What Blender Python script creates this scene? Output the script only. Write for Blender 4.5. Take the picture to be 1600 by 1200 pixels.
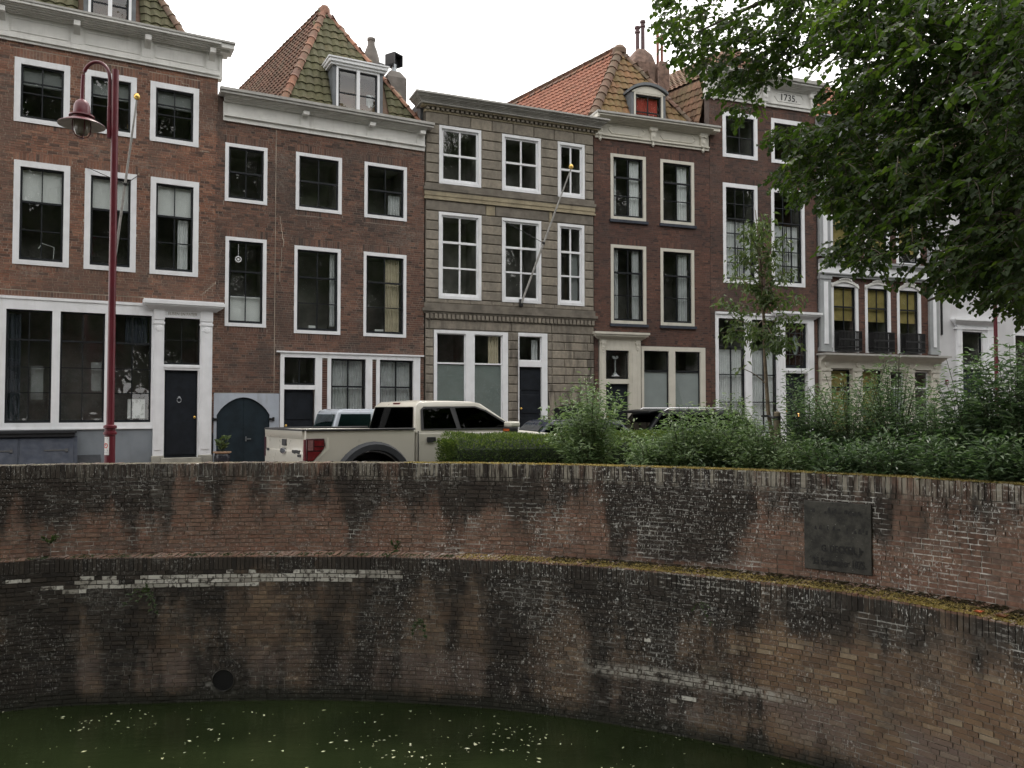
import bpy, math, random
from mathutils import Vector, Matrix, Euler, noise as mnoise
random.seed(11)
for o in list(bpy.data.objects): bpy.data.objects.remove(o)
scene = bpy.context.scene
col = scene.collection
PI = math.pi
R = math.radians

# ------------------------------------------------------------------ camera, sky, sun, exposure
F, EYE, PITCH = 1280.0, 1.8, math.atan(40 / 1280)
cam = bpy.data.objects.new('camera', bpy.data.cameras.new('camera'))
cam.data.lens = 28.8; cam.data.sensor_width = 36; cam.data.clip_end = 600; cam.data.clip_start = .1
cam.location = (0, 0, EYE); cam.rotation_euler = (PI / 2 + PITCH, 0, 0)
col.objects.link(cam); scene.camera = cam

SUN_EL, SUN_AZ = R(60), R(16)          # azimuth from +y towards +x: behind the houses
world = bpy.data.worlds.new('World'); scene.world = world; world.use_nodes = True
wn = world.node_tree; wn.nodes.clear()
wo = wn.nodes.new('ShaderNodeOutputWorld'); bg = wn.nodes.new('ShaderNodeBackground'); bg.inputs['Strength'].default_value = .1
sk = wn.nodes.new('ShaderNodeTexSky'); sk.sky_type = 'NISHITA'; sk.sun_disc = False
sk.sun_elevation = SUN_EL; sk.sun_rotation = SUN_AZ; sk.air_density = 1.0; sk.dust_density = 2.0
tc = wn.nodes.new('ShaderNodeTexCoord'); wm = wn.nodes.new('ShaderNodeMapping'); wm.inputs['Scale'].default_value = (1, 1, 2.5)
nz = wn.nodes.new('ShaderNodeTexNoise'); nz.inputs['Scale'].default_value = 2.3; nz.inputs['Detail'].default_value = 7
wr = wn.nodes.new('ShaderNodeMapRange'); wr.inputs[1].default_value = .36; wr.inputs[2].default_value = .52; wr.inputs[3].default_value = .84; wr.inputs[4].default_value = 1
wx = wn.nodes.new('ShaderNodeMix'); wx.data_type = 'RGBA'; wx.inputs[7].default_value = (21.8, 21.4, 21.0, 1)
L = wn.links.new
L(tc.outputs['Generated'], wm.inputs[0]); L(wm.outputs[0], nz.inputs['Vector']); L(nz.outputs[0], wr.inputs[0]); L(wr.outputs[0], wx.inputs[0])
L(sk.outputs[0], wx.inputs[6]); L(wx.outputs[2], bg.inputs[0]); L(bg.outputs[0], wo.inputs[0])

sun = bpy.data.objects.new('sun', bpy.data.lights.new('sun', 'SUN'))
sun.data.energy = 1.5; sun.data.angle = R(10); sun.data.color = (1, .95, .87)
sd = Vector((math.sin(SUN_AZ) * math.cos(SUN_EL), math.cos(SUN_AZ) * math.cos(SUN_EL), math.sin(SUN_EL)))
sun.rotation_euler = sd.to_track_quat('Z', 'Y').to_euler(); sun.location = sd * 60
col.objects.link(sun)
scene.view_settings.view_transform = 'Standard'; scene.view_settings.look = 'None'
scene.view_settings.exposure = .15; scene.view_settings.gamma = 1; scene.view_settings.use_curve_mapping = False
scene.cycles.max_bounces = 8; scene.cycles.transparent_max_bounces = 12; scene.cycles.diffuse_bounces = 3
scene.cycles.caustics_reflective = False; scene.cycles.caustics_refractive = False
scene.cycles.use_denoising = True

def at(u, v, D):
    """A point of the place: D metres ahead of the eye, seen along the ray of pixel (u, v) of the 1600 x 1200 photograph."""
    x, y = (u - 800) / F, (600 - v) / F
    c, s = math.cos(PITCH), math.sin(PITCH)
    Y, Z = c - s * y, s + c * y
    t = D / Y
    return Vector((x * t, D, EYE + Z * t))

def proj(p):
    c, s = math.cos(PITCH), math.sin(PITCH)
    x, y, z = p[0], p[1], p[2] - EYE
    d = y * c + z * s
    if d < .05: return (-9999, -9999, .05)
    return (800 + F * x / d, 600 - F * (-y * s + z * c) / d, d)

# ------------------------------------------------------------------ materials
def nd(nt, t, ins=None, **kw):
    n = nt.nodes.new(t)
    for k, v in kw.items(): setattr(n, k, v)
    for k, v in (ins or {}).items():
        if isinstance(v, bpy.types.NodeSocket): nt.links.new(v, n.inputs[k])
        else: n.inputs[k].default_value = v
    return n
def c4(c): return (c[0], c[1], c[2], 1) if not isinstance(c, bpy.types.NodeSocket) else c
def mixc(nt, f, a, b, mode='MIX'):
    return nd(nt, 'ShaderNodeMix', {0: f, 6: c4(a), 7: c4(b)}, data_type='RGBA', blend_type=mode).outputs[2]
def mth(nt, op, a, b=0.0, clamp=False):
    return nd(nt, 'ShaderNodeMath', {0: a, 1: b}, operation=op, use_clamp=clamp).outputs[0]
def mapr(nt, v, a, b, c=0.0, d=1.0, smooth=True):
    n = nd(nt, 'ShaderNodeMapRange', {0: v, 1: a, 2: b, 3: c, 4: d}, interpolation_type='SMOOTHSTEP' if smooth else 'LINEAR')
    return n.outputs[0]
def noise(nt, vec, scale, detail=4.0, rough=.55, dist=0.0):
    return nd(nt, 'ShaderNodeTexNoise', {'Vector': vec, 'Scale': scale, 'Detail': detail, 'Roughness': rough, 'Distortion': dist}).outputs[0]
def scaled(nt, vec, s):
    return nd(nt, 'ShaderNodeVectorMath', {0: vec, 1: s}, operation='MULTIPLY').outputs[0]
def bump(nt, h, strength=.3, dist=.01):
    return nd(nt, 'ShaderNodeBump', {'Height': h, 'Strength': strength, 'Distance': dist}).outputs[0]
def ramp(nt, fac, stops):
    n = nd(nt, 'ShaderNodeValToRGB', {0: fac})
    e = n.color_ramp.elements
    while len(e) < len(stops): e.new(.5)
    for k, (p, c) in enumerate(stops):
        e[k].position = p; e[k].color = c4(c if not isinstance(c, (int, float)) else (c, c, c))
    return n.outputs[0]
def start(name):
    m = bpy.data.materials.new(name); m.use_nodes = True
    nt = m.node_tree; nt.nodes.clear()
    pos = nd(nt, 'ShaderNodeNewGeometry').outputs['Position']
    rnd = nd(nt, 'ShaderNodeAttribute', attribute_name='rnd').outputs['Fac']
    return m, nt, pos, rnd
def finish(nt, color, rough=.8, nrm=None, **extra):
    ins = {'Base Color': c4(color), 'Roughness': rough}
    if nrm is not None: ins['Normal'] = nrm
    ins.update(extra)
    b = nd(nt, 'ShaderNodeBsdfPrincipled', ins)
    nd(nt, 'ShaderNodeOutputMaterial', {0: b.outputs[0]})
    return b
def mul(c, k): return tuple(x * k for x in c)

def simple(name, c, rough=.6, var=.12, scale=5., bmp=0., bs=60., streak=0., streakc=(.1, .09, .075), rv=0., metal=0., spec=.5, coat=0.):
    m, nt, pos, rnd = start(name)
    n1 = noise(nt, pos, scale, 6)
    k = mixc(nt, mapr(nt, n1, .3, .7), mul(c, 1 - var), mul(c, 1 + var))
    if rv: k = mixc(nt, 1.0, k, ramp(nt, rnd, [(0, 1 - rv), (1, 1 + rv)]), 'MULTIPLY')
    if streak:
        s = noise(nt, scaled(nt, pos, (7, 7, .8)), 1., 5, .65)
        s2 = noise(nt, pos, 1.7, 4)
        k = mixc(nt, mth(nt, 'MULTIPLY', mth(nt, 'MULTIPLY', mapr(nt, s, .45, .75), mapr(nt, s2, .35, .65)), streak), k, streakc)
    nr = bump(nt, noise(nt, pos, bs, 4), bmp, .01) if bmp else None
    rr = mapr(nt, noise(nt, pos, scale * 3, 3), .3, .7, rough * .85, min(1, rough * 1.12))
    finish(nt, k, rr, nr, Metallic=metal, **{'Specular IOR Level': spec, 'Coat Weight': coat, 'Coat Roughness': .06})
    return m

def brick_mat(name, tones, grime, grime_amt, lime_amt, zlo, zhi):
    m, nt, pos, rnd = start(name)
    k = ramp(nt, rnd, [(i / (len(tones) - 1), t) for i, t in enumerate(tones)])
    k = mixc(nt, .5, k, mixc(nt, mapr(nt, noise(nt, pos, 26, 3), .3, .7), (.62, .62, .62), (1.3, 1.3, 1.3)), 'MULTIPLY')
    big = noise(nt, scaled(nt, pos, (.8, .8, .45)), 1.1, 5, .6)
    k = mixc(nt, mth(nt, 'MULTIPLY', mapr(nt, big, .45, .62), grime_amt), k, grime)
    lm = mth(nt, 'MULTIPLY', mapr(nt, noise(nt, scaled(nt, pos, (1, 1, 1.6)), .75, 4), .52, .7), mapr(nt, noise(nt, pos, 19, 4), .4, .65))
    k = mixc(nt, mth(nt, 'MULTIPLY', lm, lime_amt), k, (.26, .225, .19))
    finish(nt, k, .88, bump(nt, noise(nt, pos, 90, 3), .35, .006))
    return m

M = {}
def mk(k, *a, **kw): M[k] = simple(k, *a, **kw)
M['brick_rust'] = brick_mat('brick_rust', [(.085, .052, .041), (.175, .085, .056), (.25, .118, .075), (.205, .1, .068), (.3, .155, .1), (.155, .085, .062), (.225, .12, .084)], (.11, .075, .06), .6, .6, 0, 11)
M['brick_brown'] = brick_mat('brick_brown', [(.058, .039, .032), (.118, .064, .047), (.165, .085, .06), (.135, .074, .055), (.21, .112, .077), (.098, .06, .047), (.148, .089, .067)], (.066, .05, .043), .65, .5, 0, 11)
M['brick_wine'] = brick_mat('brick_wine', [(.058, .034, .028), (.102, .051, .038), (.136, .063, .045), (.112, .056, .042), (.16, .08, .056), (.094, .053, .041)], (.045, .032, .03), .4, .12, 0, 11)
M['brick_dusk'] = brick_mat('brick_dusk', [(.055, .035, .029), (.098, .053, .04), (.128, .064, .047), (.11, .059, .045), (.152, .079, .056), (.09, .054, .042)], (.046, .036, .034), .5, .25, 0, 13)
mk('mortar_light', (.36, .3, .24), .95, .3, 2.5, .4)
mk('mortar_brown', (.27, .225, .185), .95, .35, 1.8, .4)
mk('mortar_dark', (.11, .085, .075), .95, .3, 2.5, .4)
mk('white_paint', (.79, .8, .82), .5, .05, 3, .08, 30, .28, (.4, .39, .36))
mk('cornice_paint', (.68, .675, .645), .55, .07, 3, .08, 30, .5, (.3, .28, .25))
mk('cream_paint', (.6, .575, .5), .5, .05, 3, .06, 30, .3, (.32, .29, .22))
mk('grey_paint', (.33, .345, .35), .5, .08, 4, .06, 30, .3, (.22, .21, .2))
mk('gutter_grey', (.38, .37, .345), .6, .12, 4, .05, 30, .3)
mk('black_paint', (.011, .013, .016), .5, .2, 6, spec=.3)
mk('door_blue', (.01, .013, .018), .55, .25, 5, spec=.25)
mk('barn_green', (.011, .02, .027), .6, .25, 4, .1, spec=.25)
mk('plinth_plaster', (.2, .225, .25), .85, .12, 1.6, .3, 40, .3, (.13, .14, .15))
mk('pale_plaster', (.4, .44, .5), .85, .1, 1.6, .3, 40, .55, (.22, .22, .23))
mk('house_plaster', (.6, .6, .61), .85, .05, 2, .2, 35, .25, (.5, .48, .46))
mk('slate_blue', (.034, .041, .058), .8, .12, 3, .1, 30, .3, (.04, .04, .045))
mk('hatch_lead', (.016, .018, .022), .55, .3, 4, .1)
mk('lead', (.19, .22, .26), .55, .2, 4, .1, 20, .4, (.35, .36, .38))
mk('dormer_zinc', (.12, .13, .14), .5, .2, 4, .1)
mk('stone_base', (.3, .29, .25), .9, .2, 4, .3)
mk('chimney_render', (.155, .14, .125), .95, .2, 3, .4, 30, .6, (.07, .065, .06))
mk('chimney_brick', (.17, .11, .085), .95, .4, 7, .8, 25, .5, (.08, .07, .05))
mk('terracotta', (.22, .075, .05), .8, .2, 5, .2)
mk('oxblood_metal', (.075, .032, .035), .5, .2, 5)
mk('zinc_pipe', (.3, .32, .34), .35, .15, 6, 0, 60, .2, metal=.7)
mk('dark_metal', (.02, .021, .023), .5, .2, 6)
mk('iron_black', (.008, .008, .009), .45, .2, 6)
mk('brass', (.55, .36, .1), .3, .15, 9, metal=.9)
mk('gold_ball', (.75, .5, .14), .3, .1, 9, metal=.8)
mk('old_wood_pole', (.34, .33, .31), .6, .2, 9)
mk('interior', (.24, .23, .22), .95, .3, 2)
mk('net_curtain', (.78, .79, .81), .95, .06, 4)
mk('lace_curtain', (.55, .56, .58), .95, .1, 6)
mk('ochre_curtain', (.56, .49, .37), .95, .1, 6)
mk('red_curtain', (.5, .09, .07), .95, .15, 8)
mk('dark_drape', (.03, .027, .032), .95, .15, 8)
mk('white_blind', (.8, .81, .82), .9, .04, 3)
mk('grey_blind', (.24, .25, .255), .9, .06, 3)
mk('ochre_blind', (.36, .285, .1), .9, .18, 3)
mk('frosted_film', (.24, .275, .27), .35, .07, 2)
mk('lamp_red', (.105, .01, .018), .35, .12, 5, .05, 40, .2, (.07, .01, .015))
mk('lamp_under', (.45, .42, .38), .6, .15, 6)
mk('lamp_globe', (.2, .18, .14), .2, .15, 6)
mk('paper_white', (.72, .71, .7), .7, .05, 6)
mk('print_red', (.6, .06, .04), .6, .05, 6)
mk('print_dark', (.05, .05, .06), .6, .05, 6)
mk('truck_paint', (.5, .475, .41), .32, .03, 2, coat=.6)
mk('truck_light_trim', (.6, .58, .5), .35, .03, 2, coat=.4)
mk('van_paint', (.45, .49, .545), .3, .04, 2, coat=.5)
mk('car_black', (.005, .006, .007), .42, .1, 2, spec=.25)
mk('car_navy', (.009, .014, .03), .28, .1, 2, coat=.3)
mk('trim_black', (.013, .013, .014), .55, .15, 6)
mk('flare_grey', (.05, .053, .06), .5, .1, 6)
mk('rubber', (.012, .012, .012), .85, .2, 9)
mk('alloy', (.4, .4, .41), .35, .05, 6, metal=.8)
mk('chrome', (.65, .65, .66), .15, .03, 6, metal=.95)
mk('tail_red', (.12, .006, .01), .2, .25, 14, coat=.5)
mk('tail_clear', (.2, .1, .1), .2, .3, 14, coat=.5)
mk('tail_dark', (.045, .006, .01), .2, .2, 14, coat=.7)
mk('amber', (.5, .1, .02), .2, .1, 14, coat=.5)
mk('seat_dark', (.02, .02, .02), .9, .2, 6)
mk('asphalt', (.055, .054, .052), .95, .2, 3, .5, 120)
mk('pavement', (.2, .15, .13), .95, .25, 3, .4, 30)
mk('soil', (.05, .038, .026), 1, .4, 5, .8, 30)
mk('quay_stone', (.22, .21, .19), .95, .2, 2, .4)
mk('pot_glaze', (.02, .02, .026), .25, .3, 6)
mk('pot_rim', (.3, .19, .12), .8, .2, 9)
mk('stake_wood', (.15, .125, .085), .9, .25, 12, .5)
mk('rubber_strap', (.02, .02, .02), .8, .2, 9)
mk('orange_leaf', (.55, .14, .05), .8, .2, 20)
mk('letter_black', (.012, .012, .012), .7, .1, 9)
mk('letter_worn', (.024, .024, .023), .9, .3, 25)
mk('letter_faded', (.33, .31, .27), .8, .25, 12)
mk('etched_white', (.38, .4, .41), .7, .1, 8)
mk('lead_came', (.03, .031, .034), .5, .1, 8)

def stone_mat():
    m, nt, pos, rnd = start('ashlar')
    k = ramp(nt, rnd, [(0, (.2, .177, .143)), (.4, (.26, .23, .187)), (.7, (.228, .202, .165)), (1, (.3, .263, .208))])
    k = mixc(nt, .6, k, mixc(nt, mapr(nt, noise(nt, pos, 9, 6, .65), .3, .7), (.72, .72, .72), (1.22, 1.22, 1.22)), 'MULTIPLY')
    s = noise(nt, scaled(nt, pos, (3.5, 3.5, .7)), 1., 6, .65)
    z = nd(nt, 'ShaderNodeSeparateXYZ', {0: pos}).outputs[2]
    low = mapr(nt, z, 5.2, 3.2, .3, .85)
    k = mixc(nt, mth(nt, 'MULTIPLY', mapr(nt, s, .42, .66), low), k, (.075, .066, .056))
    finish(nt, k, .93, bump(nt, noise(nt, pos, 55, 5), .4, .008))
    M['ashlar'] = m
    mk('ashlar_joint', (.1, .09, .074), .95, .2, 4)
    mk('ashlar_warm', (.31, .265, .18), .93, .2, 3, .3, 50, .5, (.13, .11, .09))
    mk('ashlar_dark', (.165, .146, .12), .93, .25, 3, .3, 50, .5, (.07, .064, .055))
stone_mat()

def tile_mat(name, tones, moss, amt):
    m, nt, pos, rnd = start(name)
    k = ramp(nt, rnd, [(i / (len(tones) - 1), t) for i, t in enumerate(tones)])
    k = mixc(nt, .6, k, mixc(nt, mapr(nt, noise(nt, pos, 14, 5), .3, .7), (.7, .7, .7), (1.25, 1.25, 1.25)), 'MULTIPLY')
    a = mth(nt, 'MULTIPLY', mapr(nt, noise(nt, pos, 1.6, 5, .65), .5 - amt * .25, .72 - amt * .25), mapr(nt, noise(nt, pos, 21, 4), .32, .58))
    k = mixc(nt, mth(nt, 'MULTIPLY', a, min(1, .45 + amt * .5)), k, moss)
    finish(nt, k, .9, bump(nt, noise(nt, pos, 70, 3), .4, .006))
    M[name] = m
tile_mat('tile_green', [(.1, .085, .05), (.13, .115, .06), (.085, .08, .05), (.15, .12, .07)], (.085, .085, .04), 1.0)
tile_mat('tile_brown', [(.13, .065, .042), (.17, .082, .052), (.1, .06, .042), (.2, .1, .062)], (.1, .085, .05), .35)
tile_mat('tile_orange', [(.26, .105, .065), (.31, .13, .08), (.225, .095, .062), (.285, .12, .075)], (.17, .1, .06), .15)
tile_mat('tile_ochre', [(.19, .1, .05), (.24, .12, .055), (.16, .095, .05), (.22, .12, .06)], (.16, .13, .05), .55)
tile_mat('tile_striped', [(.17, .1, .065), (.22, .12, .075), (.14, .085, .055), (.2, .115, .07)], (.12, .11, .05), .4)
tile_mat('ridge_clay', [(.24, .115, .08), (.3, .14, .085), (.2, .12, .095), (.33, .12, .06)], (.16, .13, .09), .5)
tile_mat('ridge_brown', [(.15, .085, .06), (.19, .1, .068), (.13, .085, .065), (.17, .1, .07)], (.13, .11, .07), .5)

def glass_mat(name, tint, refl=1.0, wav=.25):
    m, nt, pos, rnd = start(name)
    fr = mth(nt, 'MULTIPLY', nd(nt, 'ShaderNodeFresnel', {0: 1.52}).outputs[0], mth(nt, 'SUBTRACT', 1.0, nd(nt, 'ShaderNodeNewGeometry').outputs['Backfacing']))
    b = bump(nt, noise(nt, pos, 3.2, 2, .5), wav, .03)
    g = nd(nt, 'ShaderNodeBsdfGlossy', {'Color': (1, 1, 1, 1), 'Roughness': .015, 'Normal': b})
    t = nd(nt, 'ShaderNodeBsdfTransparent', {0: c4(tint)})
    x = nd(nt, 'ShaderNodeMixShader', {0: mth(nt, 'MULTIPLY', fr, refl, True), 1: t.outputs[0], 2: g.outputs[0]})
    nd(nt, 'ShaderNodeOutputMaterial', {0: x.outputs[0]})
    M[name] = m
glass_mat('window_glass', (.94, .955, .945), 1.5, .12)
glass_mat('car_glass', (.3, .38, .36), .8, .02)
glass_mat('tint_glass', (.1, .11, .115), .28, .02)

def canal_mats():
    def masks(nt, pos):
        s = nd(nt, 'ShaderNodeSeparateXYZ', {0: pos})
        x, y, z = s.outputs[0], s.outputs[1], s.outputs[2]
        drip = noise(nt, scaled(nt, pos, (1.5, 1.5, .24)), .95, 5, .6)
        fine = noise(nt, scaled(nt, pos, (5, 5, 1.2)), 1.0, 5, .65)
        zr = mapr(nt, z, -2.75, 1.0, 0, 1, False)
        # stains: rain-washed black under the coping, clean above the ledge, black again under the ledge, wet at the water
        g = ramp(nt, zr, [(0, .95), (.035, .9), (.085, .55), (.2, .52), (.42, .7), (.55, .86), (.605, .92), (.61, .15), (.72, .26), (.83, .62), (.94, .84), (1, .68)])
        blk = mth(nt, 'MULTIPLY', mapr(nt, mth(nt, 'ABSOLUTE', mth(nt, 'SUBTRACT', x, 2.35)), .4, 1.35, .5, 0), mapr(nt, z, -.5, -.3, 0, 1))
        lft = mapr(nt, x, -4.6, -7.0, 0, .22)
        rgt = mth(nt, 'ADD', mapr(nt, x, 3.6, 5.0, 0, .24), mth(nt, 'MULTIPLY', mapr(nt, x, 1.8, 2.8), mth(nt, 'MULTIPLY', mapr(nt, z, -.9, -1.3), .26)))
        d = mth(nt, 'ADD', mth(nt, 'ADD', mth(nt, 'ADD', g, blk), lft), mth(nt, 'MULTIPLY', mth(nt, 'SUBTRACT', drip, .5), 2.2))
        d = mth(nt, 'ADD', d, mth(nt, 'MULTIPLY', mth(nt, 'SUBTRACT', noise(nt, pos, .75, 5, .6), .5), 1.5))
        d = mth(nt, 'SUBTRACT', mth(nt, 'ADD', d, mth(nt, 'MULTIPLY', mth(nt, 'SUBTRACT', fine, .5), .9)), rgt)
        return x, z, mapr(nt, d, .25, .74), drip
    m, nt, pos, rnd = start('canal_brick')
    x, z, dark, drip = masks(nt, pos)
    up = ramp(nt, rnd, [(0, (.16, .092, .064)), (.3, (.2, .108, .073)), (.55, (.17, .108, .08)), (.8, (.225, .135, .092)), (1, (.14, .094, .072))])
    lo = ramp(nt, rnd, [(0, (.09, .062, .043)), (.3, (.145, .096, .063)), (.55, (.118, .084, .06)), (.8, (.195, .135, .086)), (1, (.1, .076, .058))])
    k = mixc(nt, mapr(nt, z, -.5, -.46), lo, up)
    k = mixc(nt, .75, k, mixc(nt, mapr(nt, noise(nt, pos, 23, 5, .65), .3, .7), (.6, .6, .6), (1.35, 1.35, 1.35)), 'MULTIPLY')
    # ochre-brown area low on the right, mauve band at the water line
    och = mth(nt, 'MULTIPLY', mapr(nt, x, 1.9, 3.4), mth(nt, 'MULTIPLY', mapr(nt, z, -.85, -1.25), mapr(nt, noise(nt, pos, 1.2, 4), .3, .55)))
    k = mixc(nt, mth(nt, 'MULTIPLY', och, .9), k, ramp(nt, rnd, [(0, (.15, .092, .055)), (.35, (.23, .145, .08)), (.6, (.16, .095, .062)), (.85, (.26, .175, .1)), (1, (.34, .265, .175))]))
    mv = mth(nt, 'MULTIPLY', mth(nt, 'MULTIPLY', mapr(nt, z, -1.75, -2.0), mapr(nt, z, -2.55, -2.35)), mapr(nt, noise(nt, pos, .8, 3), .35, .55))
    k = mixc(nt, mth(nt, 'MULTIPLY', mv, .6), k, (.16, .124, .112))
    k = mixc(nt, mth(nt, 'MULTIPLY', dark, .94), k, ramp(nt, rnd, [(0, (.0145, .0125, .0105)), (1, (.037, .0305, .024))]))
    # lichen and lime bloom: small pale crusts in loose fields
    fld = mapr(nt, noise(nt, scaled(nt, pos, (1, 1, .7)), 1.15, 5, .65), mth(nt, 'SUBTRACT', .4, mth(nt, 'MULTIPLY', mapr(nt, mth(nt, 'ABSOLUTE', mth(nt, 'SUBTRACT', x, 2.2)), .6, 2.6, 1, 0), .07)), .56)
    hv = mth(nt, 'MULTIPLY', mapr(nt, x, -3.5, .5, .45, 1.0), mth(nt, 'SUBTRACT', 1.0, mth(nt, 'MULTIPLY', och, .6)))
    sp = mapr(nt, noise(nt, scaled(nt, pos, (1, 1, .5)), 46, 3, .65), .585, .64)
    sp2 = mapr(nt, noise(nt, pos, 15, 4, .65), .62, .69)
    lm = mth(nt, 'MULTIPLY', mth(nt, 'MULTIPLY', mth(nt, 'MAXIMUM', sp, sp2), fld), hv, True)
    k = mixc(nt, mth(nt, 'MULTIPLY', lm, .7), k, ramp(nt, noise(nt, pos, 4, 2), [(.35, (.55, .55, .51)), (.65, (.88, .88, .83))]))
    ph = nd(nt, 'ShaderNodeMath', {0: z, 1: -.45}, operation='GREATER_THAN').outputs[0]
    jz = mth(nt, 'SUBTRACT', z, mth(nt, 'ADD', -.7245, mth(nt, 'MULTIPLY', ph, 1.4)))
    fr_ = mth(nt, 'FRACT', mth(nt, 'ADD', mth(nt, 'DIVIDE', jz, .0655), 50.5)); jd = mth(nt, 'ABSOLUTE', mth(nt, 'SUBTRACT', fr_, .5))
    jm = mapr(nt, jd, .13, .24, 1, 0)
    fl2 = mapr(nt, mth(nt, 'ADD', noise(nt, scaled(nt, pos, (1, 1, .8)), 1.0, 4, .65), mapr(nt, mth(nt, 'ABSOLUTE', mth(nt, 'SUBTRACT', x, 2.6)), .4, 1.6, .09, 0)), .5, .62)
    dash = mapr(nt, noise(nt, scaled(nt, pos, (1, 1, 3.5)), 7, 4, .7), .5, .58)
    k = mixc(nt, mth(nt, 'MULTIPLY', mth(nt, 'MULTIPLY', mth(nt, 'MULTIPLY', jm, fl2), dash), mth(nt, 'MULTIPLY', mapr(nt, z, -1.6, -.2, .3, .7), hv)), k, (.6, .59, .54))
    ho = mth(nt, 'MULTIPLY', mapr(nt, noise(nt, pos, 2.1, 4, .6), .55, .7), mapr(nt, noise(nt, pos, 30, 4, .6), .45, .6))
    k = mixc(nt, mth(nt, 'MULTIPLY', ho, .5), k, (.19, .18, .16))
    tl = mth(nt, 'MULTIPLY', mapr(nt, mth(nt, 'ABSOLUTE', mth(nt, 'ADD', z, mth(nt, 'ADD', 1.8, mth(nt, 'MULTIPLY', noise(nt, pos, 1.7, 3), .16)))), .03, .13, 1, 0), mth(nt, 'MULTIPLY', mapr(nt, x, .6, 1.8), mapr(nt, x, 3.9, 3.2)))
    k = mixc(nt, mth(nt, 'MULTIPLY', tl, mapr(nt, noise(nt, pos, 13, 4, .65), .36, .58)), k, (.42, .4, .35))
    cp = mth(nt, 'MULTIPLY', mapr(nt, z, .62, .8), mth(nt, 'MULTIPLY', mapr(nt, noise(nt, scaled(nt, pos, (9, 9, 1.3)), 1., 4, .65), .46, .62), mapr(nt, x, -4, -.8, .22, .8)))
    k = mixc(nt, cp, k, (.36, .33, .27))
    gr = mapr(nt, z, -2.3, -2.68, 0, .75)
    k = mixc(nt, gr, k, (.02, .022, .014))
    finish(nt, k, .92, bump(nt, noise(nt, pos, 70, 5, .65), .6, .012))
    M['canal_brick'] = m
    m, nt, pos, rnd = start('canal_mortar')
    x, z, dark, drip = masks(nt, pos)
    k = mixc(nt, dark, (.23, .19, .155), (.042, .037, .03))
    lime = mth(nt, 'MULTIPLY', mth(nt, 'MULTIPLY', mapr(nt, noise(nt, scaled(nt, pos, (1, 1, 1.1)), 1.25, 4, .6), .49, .6), mth(nt, 'SUBTRACT', 1.0, mth(nt, 'MULTIPLY', mapr(nt, x, 1.7, 2.9), mth(nt, 'MULTIPLY', mapr(nt, z, -.75, -1.1), mapr(nt, z, -2.0, -1.8))))), mapr(nt, noise(nt, pos, 9, 4, .65), .4, .56))
    k = mixc(nt, mth(nt, 'MULTIPLY', mth(nt, 'MULTIPLY', lime, mapr(nt, z, -1.5, .2, .45, .95)), mth(nt, 'SUBTRACT', 1.0, mth(nt, 'MULTIPLY', mapr(nt, x, -1.6, -2.0), mth(nt, 'MULTIPLY', mapr(nt, z, -.95, -.85), mapr(nt, z, -.42, -.5))))), k, (.8, .79, .74))
    k = mixc(nt, mapr(nt, z, -2.3, -2.65, 0, .9), k, (.018, .02, .013))
    finish(nt, k, .95, bump(nt, noise(nt, pos, 60, 4), .5, .01))
    M['canal_mortar'] = m
    m, nt, pos, rnd = start('white_brick')
    k = mixc(nt, mapr(nt, noise(nt, pos, 14, 5, .65), .36, .52), (.07, .06, .05), ramp(nt, rnd, [(0, (.3, .28, .24)), (1, (.62, .6, .54))]))
    finish(nt, k, .92, bump(nt, noise(nt, pos, 60, 4), .5, .01)); M['white_brick'] = m
    m, nt, pos, rnd = start('plaque_stone')
    k = mixc(nt, mapr(nt, noise(nt, pos, 5, 6, .7), .35, .65), (.024, .024, .021), (.068, .065, .055))
    k = mixc(nt, mapr(nt, noise(nt, pos, 45, 3), .68, .74), k, (.35, .35, .33))
    finish(nt, k, .85, bump(nt, noise(nt, pos, 40, 5), .5, .008)); M['plaque_stone'] = m
canal_mats()

def leaf_mat(name, tones, trans, rough=.5, tr=.35):
    m, nt, pos, rnd = start(name)
    k = ramp(nt, rnd, [(i / (len(tones) - 1), t) for i, t in enumerate(tones)])
    k = mixc(nt, .4, k, mixc(nt, mapr(nt, noise(nt, pos, 1.3, 3), .3, .7), (.7, .75, .7), (1.3, 1.25, 1.2)), 'MULTIPLY')
    b = nd(nt, 'ShaderNodeBsdfPrincipled', {'Base Color': k, 'Roughness': rough})
    t = nd(nt, 'ShaderNodeBsdfTranslucent', {0: mixc(nt, 1., k, trans, 'MULTIPLY')})
    x = nd(nt, 'ShaderNodeMixShader', {0: tr, 1: b.outputs[0], 2: t.outputs[0]})
    nd(nt, 'ShaderNodeOutputMaterial', {0: x.outputs[0]})
    M[name] = m
leaf_mat('lime_leaf', [(.016, .03, .01), (.024, .043, .012), (.034, .058, .015), (.065, .094, .022)], (2.4, 2.6, 1.0), .62, .4)
leaf_mat('shrub_leaf', [(.07, .115, .05), (.125, .185, .085), (.2, .265, .14), (.42, .47, .33)], (1.5, 1.7, 1.), .42, .25)
leaf_mat('dark_shrub_leaf', [(.045, .08, .04), (.085, .135, .064), (.135, .195, .1), (.27, .33, .2)], (1.5, 1.8, 1.), .45, .25)
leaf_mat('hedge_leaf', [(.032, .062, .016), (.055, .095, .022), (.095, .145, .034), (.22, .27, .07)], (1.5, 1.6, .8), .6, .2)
leaf_mat('young_leaf', [(.045, .07, .025), (.06, .095, .03), (.08, .115, .045), (.12, .15, .075)], (1.8, 1.9, 1.), .42, .3)
leaf_mat('weed_leaf', [(.03, .055, .018), (.05, .085, .025)], (1.5, 1.6, .8), .6, .2)
leaf_mat('moss', [(.2, .16, .035), (.34, .27, .075), (.47, .38, .14), (.62, .52, .27)], (1, 1, .8), .9, .1)
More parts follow.
